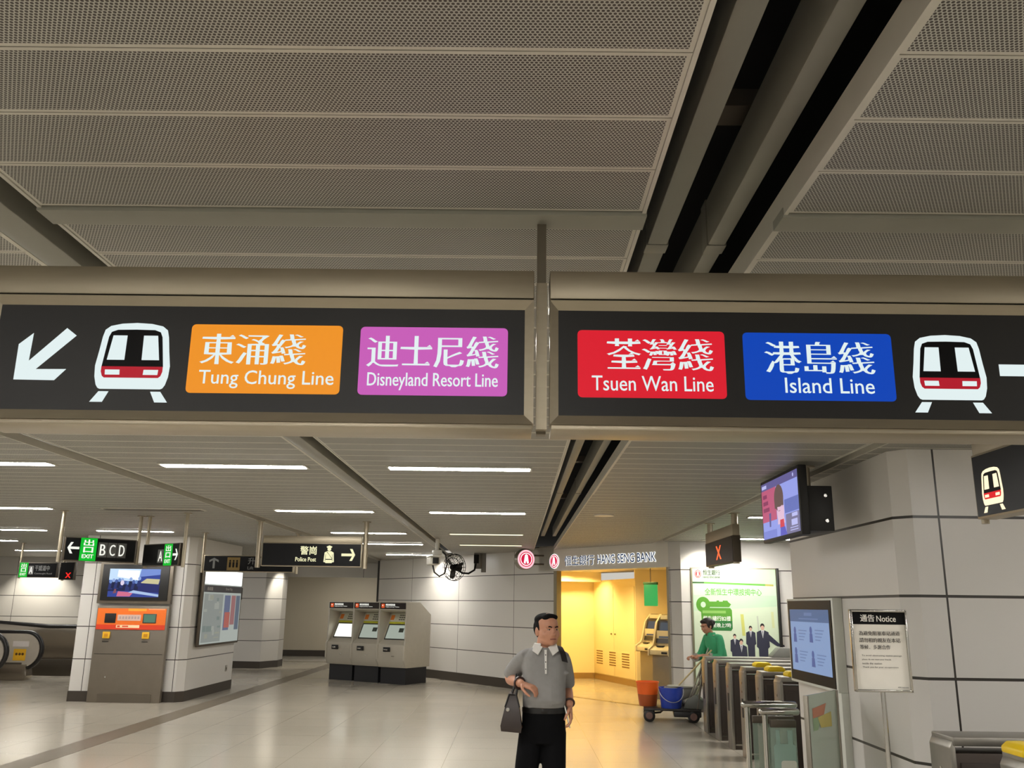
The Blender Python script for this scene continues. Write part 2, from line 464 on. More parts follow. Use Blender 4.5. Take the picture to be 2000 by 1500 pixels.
def pillar(name, pts, mt, label):
    b = MB(); b.prism(pts, 'z', 0, 3.0, mt)
    o = struct(b.build(name, smooth=False), label, 'pillar')
    c = Vector((sum(p[0] for p in pts) / len(pts), sum(p[1] for p in pts) / len(pts)))
    q = [c + (Vector(p) - c) * (1 + .015 / (Vector(p) - c).length) for p in pts]
    s = MB(); s.prism([tuple(v) for v in q], 'z', .001, .18, plinth_dark); s.build('skirting', o, smooth=False)
    return o
pillar('pillar', [(2.80, 9.15), (2.80, 6.62), (2.9, 6.5), (6.4, 6.5), (6.4, 9.15)], pwp, 'large white panel pillar behind the notice stand')
pillar('pillar', [(-7.95, 16.53), (-6.08, 16.6), (-5.97, 16.75), (-5.93, 19.35), (-7.95, 19.35)], panel_wall('enamel_panels_column', (1, 0), -6.13, 1.6, ENAMEL), 'white panel column holding the orange add-value machine')
pillar('pillar', [(-7.8, 25.3), (-6.98, 25.2), (-6.68, 25.9), (-6.7, 26.5), (-7.8, 26.5)], panel_wall('enamel_panels_octagon', (1, 0), -5, 9, ENAMEL), 'white faceted column behind the police sign')

# ------------------------------------------------------------------ ceiling
b = MB(); b.box(-17, 9, -8, 34, 3.75, 3.85, void_black); struct(b.build('ceiling_void_slab'), 'black void above the ceiling panels', 'ceiling')
PY0, PITCH = 2.587, .265
def panel_proto(x0, x1):
    w = x1 - x0; d = PITCH - .004; rm = .011
    b = MB(); z = 0
    def q(a, c, e, f, mt): b.poly([(a, e, z), (a, f, z), (c, f, z), (c, e, z)], mt)
    q(rm, w - rm, rm, d - rm, perf)
    q(0, w, 0, rm, ceil_rim); q(0, w, d - rm, d, ceil_rim); q(0, rm, rm, d - rm, ceil_rim); q(w - rm, w, rm, d - rm, ceil_rim)
    up = .02
    for (ax, ay, bx, by) in ((0, 0, w, 0), (w, 0, w, d), (w, d, 0, d), (0, d, 0, 0)):
        b.poly([(ax, ay, z), (bx, by, z), (bx, by, up), (ax, ay, up)], ceil_rim)
    return b
def field(x0, x1, label, near=True, ymax=32.):
    """one run of perforated ceiling: backing and edge lips are the field, every panel is a part"""
    b = MB()
    b.box(x0 + .01, x1 - .01, -6, ymax, H + .022, H + .03, ceil_plain)
    for x in (x0, x1 - .012): b.box(x, x + .012, -6, ymax, H - .004, H + .085, ceil_rim)
    b.box(x0 - .003, x1 + .003, 2.482, 2.585, H - .012, H + .02, ceil_plain)
    o = struct(b.build('ceiling', smooth=False), label, 'ceiling')
    p = None; ys = []
    if near: ys += [2.478 - PITCH * (k + 1) for k in range(14)]
    ys += [PY0 + PITCH * k for k in range(26 if near else 0)]
    for yy in ys:
        if p is None: p = panel_proto(x0 + .013, x1 - .013).build('ceiling_panel', o, smooth=False); c = p
        else: c = p.copy(); COL.objects.link(c); c.parent = o
        c.location = (x0 + .013, yy, H)
    y0 = PY0 + PITCH * 26 if near else -6
    far = MB(); k = 0
    while y0 + PITCH * k < ymax:
        a = y0 + PITCH * k; e = a + PITCH - .004; rm = .014; X0, X1 = x0 + .013, x1 - .013
        for (xa, xb, ya, yb, mt) in ((X0, X1, a + rm, e - rm, perf), (X0, X1, a, a + rm, ceil_rim), (X0, X1, e - rm, e, ceil_rim)):
            far.poly([(xa, ya, H), (xa, yb, H), (xb, yb, H), (xb, ya, H)], mt)
        k += 1
    q = far.build('ceiling_panel_run', o, smooth=False); q['kind'] = 'stuff'
    return o
field(-1.48, .385, 'perforated metal ceiling run above the two-part line sign')
field(.805, 2.56, 'perforated metal ceiling run on the far side of the twin-rail slot')
field(-3.60, -1.70, 'perforated metal ceiling run between the dark groove and the black slot')
field(-14.6, -3.79, 'wide perforated metal ceiling over the escalators and exit signs', near=False)
field(2.66, 8.2, 'perforated metal ceiling over the ticket gates', near=False, ymax=16.2)
# slot fittings
def rail(x0, x1, z0, z1, y0, y1, label, cat='ceiling rail', mt=rail_paint, joint=True):
    b = MB(); b.box(x0, x1, y0, y1, z0, z1, mt, .006); o = b.build('ceiling_rail')
    struct(o, label, cat)
    if joint:
        for yy in (3.05, 6.8, 10.5):
            s = MB(); s.box(x0 - .004, x1 + .004, yy, yy + .08, z0 - .004, z1 + .004, mt, .003); s.build('joint_sleeve', o)
    return o
rail(.475, .55, 3.06, 3.2, -4, 17.2, 'grey service rail in the wide ceiling slot, the one beside the line sign field')
rail(.70, .765, 3.06, 3.24, -4, 17.2, 'grey service rail in the wide ceiling slot, the one beside the gate field')
rail(-1.70, -1.575, H - .005, 3.1, -4, 18.5, 'flat grey cover strip along the narrow black ceiling slot', joint=False)
rail(-3.79, -3.60, H + .05, 3.02, -4, 24, 'dark brown groove lining in the ceiling', mt=m('groove_brown', (98, 90, 77), .6), joint=False)
b = MB()
for yy in (2.5, 6.4, 9.6, 13.): b.box(.4, .8, yy, yy + .12, 3.3, 3.36, dark_steel)
struct(b.build('ceiling_brackets'), 'dark cross brackets up inside the wide ceiling slot', 'bracket')

# ------------------------------------------------------------------ ceiling lights
LIT = em('tube_light', (255, 251, 246), 74.)
DIM = em('tube_light_dim', (235, 228, 190), 2.)
OFF = m('tube_light_off', (70, 66, 58), .5)
def strip(x0, x1, y, state, label):
    o = T('ceiling_light', label, 'ceiling light', ((x0 + x1) / 2, y, H), 0, 'recessed strip lights in the ceiling')
    w = (x1 - x0) / 2
    b = MB()
    for (a, c, e, f) in ((-w - .02, w + .02, -.105, -.08), (-w - .02, w + .02, .08, .105), (-w - .02, -w, -.08, .08), (w, w + .02, -.08, .08)): b.box(a, c, e, f, -.012, .018, ceil_rim)
    b.build('frame', o, smooth=False)
    b = MB(); b.prism([(-.08, -.006), (-.055, -.016), (.055, -.016), (.08, -.006), (.08, .01), (-.08, .01)], 'x', -w, w, {1: LIT, .5: DIM, 0: OFF}[state])
    b.build('diffuser', o, smooth=False)
    return o
A0, A1, D0, D1 = -1.12, .11, -3.12, -1.87
for y, sa, sd, n in ((3.85, 1, 1, 'hidden above the line sign'), (7.70, 1, 1, 'first beyond the line sign'), (11.5, 1, 1, 'second beyond the line sign'), (15.05, .5, 1, 'third beyond the line sign'), (17.8, .5, 1, 'fourth beyond the line sign'), (0.0, 1, 1, 'overhead behind the viewer'), (-3.8, 1, 1, 'farther behind the viewer')):
    strip(A0, A1 if y != 3.85 else .03, y, sa, ('long bright' if sa == 1 else 'long dim') + ' strip light between the two black slots, ' + n)
    strip(D0, D1, y, sd, 'long bright strip light beside the dark groove, ' + n)
strip(D0, D1, 21.6, 1, 'long bright strip light beside the dark groove, fifth and farthest')
for x0, y, st, n in ((-5.4, 11.6, 0, 'unlit strip light in the ceiling above the exit signs'), (-7.4, 11.58, 1, 'bright strip light at the picture edge above the escalators'), (-5.4, 7.7, 1, 'bright strip light nearest over the escalator side'),
                     (-7.2, 15.3, 1, 'bright strip light behind the exit letters sign'), (-11.5, 18.2, 1, 'bright strip light over the escalator wall'), (-12.2, 21.8, 1, 'bright strip light before the white wall behind the escalators'),
                     (-9.4, 15.3, 1, 'bright strip light over the escalator landing'), (-10.2, 7.7, 1, 'strip light far over the concourse side'), (-7.4, 7.7, 1, 'strip light over the concourse side'), (-5.4, 3.85, 1, 'strip light over the near concourse'), (-9.0, 21.8, 1, 'strip light behind the add-value column'), (-6, 29.2, 1, 'added strip light brightening the far recess'), (-5.4, 0, 1, 'strip light over the concourse behind the viewer')):  # the far recess strip is added to lift its dark wall
    strip(x0, x0 + 1.28, y, st, n)
for x0, y, n in ((3.05, 11.6, 'bright strip light over the ticket gates near the red cross sign'), (3.5, 15.3, 'bright strip light right in front of the green poster'), (4.9, 11.6, 'strip light over the paid side of the gates'), (3.4, 3.9, 'strip light over the near ticket gates'), (5.4, 3.9, 'strip light over the near paid area'), (2.75, -3.8, 'added fill strip light over the paid area farther behind'), (5.4, 0., 'added fill strip light over the far paid area behind'), (3.4, 0., 'added fill strip light over the paid area behind')):  # paid-area strips behind the viewer are added to brighten the near ceiling
    strip(x0, x0 + 1.28, y, 1, n)

def downlight(x, y, z, label, power, color=(1, .93, .8), r=.07, spot=None, aim=None, on=8., grp=None):
    o = T('downlight', label, 'downlight', (x, y, z), 0, grp)
    b = MB(); b.lathe([(r + .02, -.012), (r + .022, 0), (r + .0, .012), (r, .0), (r * .96, -.004)], (0, 0, 0), 'z', white_paint); b.build('trim_ring', o)
    b = MB(); b.cyl((0, 0, -.002), r * .95, .004, 'z', em('lamp_%s_%g' % (label[:12], on), tuple(int(255 * c) for c in color), on)); b.build('lamp', o)
    if power:
        L = bpy.data.lights.new('lamp', 'SPOT'); L.energy = power; L.color = color; L.spot_size = R(spot or 100); L.spot_blend = .6; L.shadow_soft_size = .05
        q = bpy.data.objects.new('lamp_beam', L); COL.objects.link(q); q.parent = o; q.location = (0, 0, -.03)
        if aim: q.rotation_euler = Vector(aim).to_track_quat('-Z', 'Y').to_euler()
    return o
downlight(-2.05, 22.25, H, 'bright round downlight washing the white wall beside the fan', 85, aim=(.15, .2, -1), spot=120)
downlight(-6.3, 25.3, H, 'small downlight washing the faceted column', 130, aim=(-.25, .5, -1), spot=80)
downlight(-13.4, 24.6, H, 'downlight washing the panel wall behind the escalators', 220, aim=(0, .55, -1), spot=100)
downlight(3.35, 15.75, H, 'bright downlight washing the wall above the green poster', 70, aim=(0, .45, -1), spot=110)
downlight(4.1, 15.6, H, 'second downlight over the green poster', 24, aim=(0, .4, -1), spot=110)
downlight(1.15, 11.65, H, 'unlit round downlight in the ceiling before the bank', 0, on=.8, r=.11)

# ------------------------------------------------------------------ the big line sign
Y_S = 2.46
def sign_box(x0, x1, label, xin, edge):
    """cabinet x0..x1; face from xin inward; edge: which end meets the post"""
    o = T('hanging_sign', label, 'sign', (0, Y_S, 0))
    d = .16
    b = MB(); b.box(x0, x1, .004, d, 2.632, 2.72, steel_sign, .004); b.box(x0 + .006, x1 - .006, .012, d - .01, 2.24, 2.64, black)
    b.build('header', o)
    fx0, fx1 = (x0 + .027, xin) if edge == 'r' else (xin, x1 - .027)
    b = MB()
    O = (x0, x1, 2.252, 2.626); I = (fx0, fx1, 2.281, 2.598)
    def bar(p, q, r, s): # outer a->b, inner c->d ; sloping frame face
        F = [(p[0], 0, p[1]), (q[0], 0, q[1]), (r[0], .012, r[1]), (s[0], .012, s[1])]
        Bk = [(a, .06, c) for a, _, c in F]
        b.loft([F, Bk], steel_sign)
    bar((O[0], O[2]), (O[1], O[2]), (I[1], I[2]), (I[0], I[2])); bar((O[1], O[3]), (O[0], O[3]), (I[0], I[3]), (I[1], I[3]))
    bar((O[0], O[3]), (O[0], O[2]), (I[0], I[2]), (I[0], I[3])); bar((O[1], O[2]), (O[1], O[3]), (I[1], I[3]), (I[1], I[2]))
    b.build('frame', o, smooth=False)
    b = MB(); b.box(x0 + .004, x1 - .004, .004, d, 2.238, 2.252, steel_sign, .002); b.build('bottom_channel', o)
    b = MB(); b.box(fx0, fx1, .0125, .03, 2.281, 2.598, black_face); b.build('face_panel', o, smooth=False)
    return o
sl = sign_box(-1.56, .045, 'black hanging sign naming the orange Tung Chung and pink resort lines', .018, 'r')
sr = sign_box(.092, 1.62, 'black hanging sign naming the red Tsuen Wan and blue Island lines', .117, 'l')
def line_panel(par, name, rgb, bx, zh, zb, en, eb, lw):
    F = Flat(.0125); c = em('sign_' + name, rgb, .92)
    F.poly(c, rrect(bx[0], bx[1], bx[2], bx[3], .013), 1)
    o = F.build('line_panel', par); o['label'] = name + ' line panel'
    F = Flat(.0125)
    F.text(W_EM, zh, *zb, layer=2, a=.022, b=-.013, serif=True)
    F.text(W_EM, en, *eb, layer=2, a=lw, b=.005)
    F.build('lettering', o)
line_panel(sl, 'orange', (247, 152, 38), (-.962, -.516, 2.335, 2.543), '東涌綫', (-.927, -.623, 2.42, 2.516), 'Tung Chung Line', (-.927, -.535, 2.350, 2.404), .006)
line_panel(sl, 'pink', (206, 96, 190), (-.464, -.031, 2.335, 2.541), '迪士尼綫', (-.44, -.059, 2.417, 2.516), 'Disneyland Resort Line', (-.437, -.059, 2.35, 2.402), .014)
line_panel(sr, 'red', (226, 30, 48), (.173, .603, 2.335, 2.538), '荃灣綫', (.261, .566, 2.416, 2.515), 'Tsuen Wan Line', (.214, .565, 2.356, 2.4), .006)
line_panel(sr, 'blue', (8, 70, 188), (.656, 1.09, 2.333, 2.536), '港島綫', (.72, 1.034, 2.412, 2.511), 'Island Line', (.772, 1.029, 2.355, 2.4), .006)
F = Flat(.0125); train_icon(F, W_EM, BLK_IN, RED_IN, -1.124, 2.545, .219); F.build('train_pictogram', sl)
F = Flat(.0125); train_icon(F, W_EM, BLK_IN, RED_IN, 1.249, 2.535, .213); F.build('train_pictogram', sr)
F = Flat(.0125); F.poly(W_EM, [(-1.426, 2.511), (-1.466, 2.476), (-1.466, 2.369), (-1.347, 2.368), (-1.316, 2.402), (-1.405, 2.401), (-1.299, 2.504), (-1.33, 2.527), (-1.429, 2.426)]); F.build('arrow_pictogram', sl)
F = Flat(.0125); arrow(F, W_EM, 1.49, 2.43, .19, .075, .035, 0); F.build('arrow_pictogram', sr)
b = MB(); b.box(-.014, .014, .014, .05, 0, H - 2.24 + .015, m('post_steel', (120, 113, 98), .4, .8)); b.box(-.016, .016, -.02, .014, .008, .46, steel_sign)
po = T('hanging_post', 'slim steel post hanging from the ceiling between the two halves of the line sign', 'post', (.069, 2.535, 2.24)); b.build('post', po)

# ------------------------------------------------------------------ smaller hanging signs
GREEN_EM = em('exit_green', (0, 178, 40), 1.1)
LW_EM = em('sign_soft_white', (236, 236, 226), 1.15)
CREAM_EM = em('sign_cream', (240, 236, 190), 1.1)
GREY_IN = m('sign_grey_box', (92, 92, 90), .5)
DULL = m('unlit_sign_white', (120, 122, 120), .5)
def hung_sign(name, label, x, y, rz, w, z0, z1, posts, frame=None, top=.0, double=True, cat='sign', prad=.025):
    """sign board with its posts; local x runs along the board, front faces -y"""
    o = T(name, label, cat, (x, y, 0), rz)
    fr = frame or dark_steel
    b = MB(); b.box(0, w, 0, .1, z0, z1, fr, .004); b.build('cabinet', o)
    b = MB(); b.box(.015, w - .015, -.004, .005, z0 + .012, z1 - .012, black_face); b.build('face_panel', o, smooth=False)
    if top:
        b = MB(); b.box(.01, w - .01, .005, .095, z1, z1 + top, steel_sign, .003); b.build('header', o)
    for px in posts:
        b = MB(); b.tube([(px, .05, z0 - .02), (px, .05, H)], prad, steel_sign, 14); b.lathe([(prad + .03, H - .012), (prad + .03, H)], (px, .05, 0), 'z', steel_sign, 18)
        b.build('hanger_post', o)
    return o
def exit_box(F, x0, x1, z0, z1, L=1):
    F.rect(GREEN_EM, x0, x1, z0, z1, L)
    w = x1 - x0; h = z1 - z0
    F.text(LW_EM, '出', x0 + .2 * w, x1 - .2 * w, z0 + .66 * h, z0 + .93 * h, L + 1, .02, .02)
    F.text(LW_EM, '口', x0 + .22 * w, x1 - .22 * w, z0 + .37 * h, z0 + .6 * h, L + 1, .03, .03)
    F.text(LW_EM, 'EXIT', x0 + .16 * w, x1 - .16 * w, z0 + .12 * h, z0 + .28 * h, L + 1, .03, .02)

o = hung_sign('exit_sign', 'hanging exit sign with green box and letters B C D above the add-value machine', -6.04, 11.92, R(40), .93, 2.26, 2.575, (-.04, .97))
F = Flat(-.004)
arrow(F, LW_EM, .115, 2.43, .15, .075, .032, 180); F.build('arrow_pictogram', o)
F = Flat(-.004); exit_box(F, .20, .41, 2.265, 2.57); F.build('exit_pictogram', o)
F = Flat(-.004)
for k, c in enumerate('BCD'):
    F.rect(GREY_IN, .43 + k * .125, .548 + k * .125, 2.32, 2.52, 1); F.text(LW_EM, c, .455 + k * .125, .525 + k * .125, 2.345, 2.495, 2, .02, .0)
F.build('lettering', o)
o = hung_sign('exit_sign', 'hanging exit sign with letter A and an arrow pointing to the corridor', -5.24, 12.56, R(-36), .86, 2.215, 2.52, (.0, .9))
F = Flat(-.004); F.rect(GREY_IN, .37, .51, 2.26, 2.44, 1); F.text(LW_EM, 'A', .395, .485, 2.28, 2.42, 2, .02, .0); F.build('lettering', o)
F = Flat(-.004); exit_box(F, .52, .71, 2.22, 2.51); F.build('exit_pictogram', o)
F = Flat(-.004); arrow(F, LW_EM, .785, 2.365, .12, .075, .03, 0); F.build('arrow_pictogram', o)

o = hung_sign('police_sign', 'hanging steel-framed sign reading Police Post with an officer pictogram', -3.70, 13, 0, 1.46, 2.262, 2.6, (-.06, 1.50), frame=steel_sign, top=.1, prad=.035)
F = Flat(-.004)
F.text(CREAM_EM, '警崗', .565, .80, 2.432, 2.552, 1, .018, .012); F.text(CREAM_EM, 'Police Post', .50, .80, 2.335, 2.395, 1, .02, .01); F.build('lettering', o)
F = Flat(-.004); cx = .985
F.poly(CREAM_EM, circ(cx, 2.515, .027)); F.poly(CREAM_EM, [(cx - .034, 2.533), (cx + .034, 2.533), (cx + .042, 2.55), (cx, 2.568), (cx - .042, 2.55)])
F.poly(CREAM_EM, [(cx - .03, 2.485), (cx + .03, 2.485), (cx + .066, 2.465), (cx + .076, 2.33), (cx + .05, 2.325), (cx + .045, 2.315), (cx - .045, 2.315), (cx - .05, 2.325), (cx - .076, 2.33), (cx - .066, 2.465)])
F.poly(BLK_IN, [(cx - .04, 2.478), (cx - .03, 2.478), (cx + .046, 2.372), (cx + .046, 2.385)], 2); F.poly(BLK_IN, [(cx - .048, 2.362), (cx + .048, 2.362), (cx + .048, 2.374), (cx - .048, 2.374)], 2)
for q in (-1, 1): F.poly(BLK_IN, [(cx + q * .046, 2.44), (cx + q * .051, 2.44), (cx + q * .055, 2.34), (cx + q * .05, 2.34)], 2)
F.build('officer_pictogram', o)
F = Flat(-.004); arrow(F, CREAM_EM, 1.265, 2.435, .2, .085, .038, 0); F.build('arrow_pictogram', o)

o = hung_sign('lift_sign', 'unlit hanging sign with a grey arrow partly hidden behind the police sign', -5.40, 15.5, 0, 1.56, 2.255, 2.535, (-.03, 1.60), frame=steel_sign)
F = Flat(-.004); arrow(F, DULL, .18, 2.40, .18, .08, .036, 90); F.build('arrow_pictogram', o)
F = Flat(-.004); F.rect(m('lift_box_yellow', (128, 104, 48), .5), .41, .63, 2.28, 2.50, 1)
for k in (.46, .52, .58): F.poly(BLK_IN, circ(k, 2.44, .016), 2); F.rect(BLK_IN, k - .017, k + .017, 2.33, 2.42, 2)
F.build('lift_pictogram', o)
F = Flat(-.004); F.text(DULL, '升降機', .77, 1.14, 2.385, 2.50, 1, .012, .006); F.text(DULL, 'Lift', .77, .87, 2.30, 2.35, 1, .01, .0); F.build('lettering', o)

o = hung_sign('exit_sign', 'small far exit sign naming exit A, hung before the wall behind the escalators', -10.53, 19, 0, .82, 2.2, 2.51, (.0,))
F = Flat(-.004); exit_box(F, .02, .2, 2.205, 2.505); F.build('exit_pictogram', o)
F = Flat(-.004); F.rect(GREY_IN, .22, .32, 2.26, 2.44, 1); F.text(LW_EM, 'A', .235, .305, 2.28, 2.42, 2, .02); 
F.text(DULL, '干諾道中', .35, .66, 2.34, 2.45, 1, .01, .01); F.text(DULL, 'Connaught Road', .35, .72, 2.26, 2.30, 1, .01, 0); F.build('lettering', o)
RED_X = em('lamp_red', (235, 30, 24), 1.6)
o = hung_sign('lane_signal', 'small dark lane signal with a red cross beside the far exit sign', -9.66, 19, 0, .32, 2.16, 2.53, (.06,), cat='signal')
F = Flat(-.004)
for a in (1, -1): F.poly(RED_X, [(.20 - .045 * a - .014, 2.20), (.20 - .045 * a + .014, 2.20), (.20 + .045 * a + .014, 2.31), (.20 + .045 * a - .014, 2.31)], 1)
F.build('red_cross', o)
o = hung_sign('exit_sign', 'far dark sign with a small yellow and green light at the picture edge', -11.35, 18.5, 0, .5, 2.19, 2.5, (.1,))
F = Flat(-.004); F.rect(GREEN_EM, .32, .43, 2.3, 2.42, 1); F.poly(em('lamp_yellow', (240, 220, 60), 1.3), circ(.375, 2.37, .045), 2); F.build('exit_pictogram', o)

# gate-side signs run along the gate line and face the concourse
RZ = R(-90)   # local x -> -y, front -> -x
o = hung_sign('lane_signal', 'dark hanging lane signal with an orange-red cross over the ticket gates', 2.70, 12.76, RZ, 1.62, 2.315, 2.64, (.12, 1.56), top=.14, cat='signal', prad=.04)
F = Flat(-.004); oc = em('lamp_orange', (255, 96, 48), 1.5)
for a in (1, -1): F.poly(oc, [(.83 - .12 * a - .035, 2.38), (.83 - .12 * a + .035, 2.38), (.83 + .12 * a + .035, 2.56), (.83 + .12 * a - .035, 2.56)], 1)
F.build('cross_pictogram', o)
o = hung_sign('train_sign', 'black lit sign with a train pictogram hanging at the picture edge', 2.45, 4.72, RZ, 1.5, 2.225, 2.565, (-.02, 1.4), frame=steel_sign, top=.13, prad=.02)
F = Flat(-.004); train_icon(F, em('icon_warm_white', (255, 238, 196), 1.25), BLK_IN, em('icon_red', (214, 20, 30), 1.1), .185, 2.475, .205); F.build('train_pictogram', o)
F = Flat(-.004); arrow(F, LW_EM, .6, 2.4, .2, .09, .04, 0); F.build('arrow_pictogram', o)

# ------------------------------------------------------------------ hanging television over the gates
def pic(name, rgb, s=1.): return em('pic_' + name, rgb, s)
o = T('hanging_television', 'ceiling-hung television showing a purple screen over the ticket gates', 'television', (2.27, 8.2, 0), RZ)
b = MB(); b.box(0, 1.12, 0, .07, 2.33, 2.89, black, .01); b.build('screen_casing', o)
F = Flat(0.0); w, h = 1.06, .50; X = lambda u: .03 + u * w; Z = lambda v: 2.36 + v * h
def q(mt, pts, l): F.poly(mt, [(X(u), Z(v)) for u, v in pts], l)
q(pic('lilac', (150, 160, 232)), [(0, 0), (1, 0), (1, 1), (0, 1)], 1)
q(pic('slate_purple', (98, 92, 146)), [(0, .87), (1, .87), (1, 1), (0, 1)], 2)
q(pic('rose', (190, 92, 124)), [(0, .3), (.42, .3), (.42, .87), (0, .87)], 2)
for k, v in enumerate((.72, .6, .48)): q(pic('rose_dark', (140, 60, 96)), [(.04, v), (.04 + .12 + .03 * k, v), (.16 + .03 * k, v + .07), (.04, v + .07)], 3)
q(pic('steel_blue', (104, 116, 186)), [(.64, .35), (1, .35), (1, .58), (.64, .58)], 2)
q(pic('grey_mauve', (120, 116, 150)), [(.66, 0), (1, 0), (1, .33), (.66, .33)], 2)
q(pic('pale_lilac', (188, 190, 240)), [(.8, .12), (.95, .12), (.95, .22), (.8, .22)], 3); q(pic('pale_lilac', (188, 190, 240)), [(.82, .26), (.96, .26), (.96, .32), (.82, .32)], 3)
for v in (.04, .08): q(pic('pale_lilac', (188, 190, 240)), [(.76, v), (.96, v), (.96, v + .015), (.76, v + .015)], 3)
q(pic('pale_lilac', (188, 190, 240)), [(.02, .9), (.16, .9), (.16, .96), (.02, .96)], 3); F.poly(pic('pale_lilac', (188, 190, 240)), circ(X(.9), Z(.935), .016), 3)
q(pic('lilac_shade', (128, 138, 214)), [(0, 0), (.4, 0), (.4, .14), (0, .14)], 2); q(pic('slate_purple', 0), [(.2, .2), (.24, .2), (.26, .44), (.2, .44)], 3)
F.poly(pic('skin', (226, 190, 214)), circ(X(.53), Z(.42), .105, .11), 3); q(pic('skin', 0), [(.44, .2), (.64, .2), (.6, .42), (.46, .42)], 3)
F.poly(pic('brown_hair', (104, 82, 78)), circ(X(.5), Z(.65), .135, .115), 4); q(pic('brown_hair', 0), [(.38, .48), (.62, .5), (.625, .66), (.375, .66)], 4)
q(pic('skin', 0), [(.46, .43), (.58, .43), (.59, .51), (.53, .49), (.45, .5)], 5)
q(pic('red_shirt', (212, 70, 84)), [(.5, .13), (.62, .13), (.61, .27), (.51, .27)], 4); q(pic('indigo', (92, 92, 190)), [(.5, 0), (.68, 0), (.63, .14), (.51, .14)], 4)
F.build('screen', o)
b = MB(); b.box(.55, 1.1, .07, .27, 2.36, 2.72, black, .006); b.build('mount_box', o)
b = MB()
for zz in (2.44, 2.64): b.cyl((1.1, .21, zz), .014, .012, 'x', chrome, 12)
b.build('bolt', o)
b = MB(); b.tube([(.8, .17, 2.7), (.8, .17, H)], .03, steel_sign, 14); b.lathe([(.075, H - .012), (.075, H)], (.8, .17, 0), 'z', steel_sign); b.build('hanger_post', o)

# ------------------------------------------------------------------ information screen on the pillar side
o = T('information_screen', 'wide information screen with pale blue page in a white frame on the pillar side', 'screen', (2.715, 9.05, 0), RZ)
fr = m('white_frame', (206, 208, 198), .4)
b = MB(); b.box(-.04, 1.26, .0, .084, 1.075, 1.85, fr, .006); b.build('frame', o)
b = MB(); b.box(0, 1.22, -.006, .0, 1.1, 1.83, black_face); b.build('bezel', o, smooth=False)
F = Flat(-.006); w, h = 1.1, .56; X = lambda u: .06 + u * w; Z = lambda v: 1.19 + v * h
q(pic('page', (136, 160, 200), .9), [(0, 0), (1, 0), (1, 1), (0, 1)], 1); q(pic('page_head', (86, 108, 146), .9), [(0, .8), (1, .8), (1, 1), (0, 1)], 2)
pk = pic('page_mark', (88, 104, 160), .8); pl = pic('page_line', (112, 134, 178), .8)
for cx, cy in ((.12, .58), (.55, .6), (.12, .24), (.57, .22)):
    F.poly(pk, circ(X(cx), Z(cy + .07), .035), 2); q(pk, [(cx - .045, cy - .12), (cx + .045, cy - .12), (cx + .035, cy + .02), (cx - .035, cy + .02)], 2)
    for k in range(4): q(pl, [(cx + .1, cy + .07 - .05 * k), (cx + .32 - .03 * k, cy + .07 - .05 * k), (cx + .32 - .03 * k, cy + .085 - .05 * k), (cx + .1, cy + .085 - .05 * k)], 2)
q(pl, [(.25, .84), (.75, .84), (.75, .86), (.25, .86)], 3); q(pl, [(.4, .9), (.6, .9), (.6, .95), (.4, .95)], 3)
F.build('screen', o)
b = MB(); b.box(1.0, 1.26, .02, .084, .0, 1.075, fr, .004); b.build('leg_panel', o)

# ------------------------------------------------------------------ notice stand
o = T('notice_stand', 'chrome pole stand holding a white Notice sheet in a steel frame', 'notice stand', (1.985, 5.0, 0), R(-4))
b = MB(); b.lathe([(.0, 0), (.17, 0), (.17, .012), (.15, .022), (.03, .03), (.0, .03)], (0, 0, 0), 'z', steel); b.build('base', o)
b = MB(); b.tube([(0, .015, .02), (0, .015, 1.36)], .0125, chrome, 14); b.build('pole', o)
b = MB(); W_, z0, z1 = .15, 1.325, 1.755
for (a, c, e, f) in ((-W_, W_, z0, z0 + .014), (-W_, W_, z1 - .014, z1), (-W_, -W_ + .012, z0, z1), (W_ - .012, W_, z0, z1)): b.box(a, c, -.018, .018, e, f, chrome, .003)
b.box(-W_ + .01, W_ - .01, .0, .014, z0 + .01, z1 - .01, steel); b.build('frame', o)
F = Flat(-.002)
F.rect(m('notice_paper', (232, 228, 218), .6), -.138, .138, z0 + .014, z1 - .014, 1)
F.rect(BLK_IN, -.138, .138, 1.676, 1.741, 2)
pw = m('notice_white_ink', (235, 232, 224), .6); pb = m('notice_black_ink', (60, 56, 52), .6)
F.text(pw, '通告', -.094, -.02, 1.69, 1.728, 3, .02, .01, True); F.text(pw, 'Notice', -.008, .094, 1.691, 1.722, 3, .012, .008)
for k, (t, x1) in enumerate((('為避免阻塞車站通道', .108), ('請勿相約親友在本站', .108), ('等候．多謝合作', .052))): F.text(pb, t, -.108, x1, 1.617 - .036 * k, 1.641 - .036 * k, 3, .02, -.008, True)
for k, (t, x1) in enumerate((('To avoid obstructing station passage', .108), ('please do not meet your friends', .05), ('inside the station', .0), ('Thank you for your co-operation', .085))): F.text(pb, t, -.102, x1, 1.507 - .02 * k, 1.517 - .02 * k, 3, .012)
F.text(pb, 'MTR Corporation', .075, .13, 1.346, 1.354, 3, .02)
F.build('notice_sheet', o)

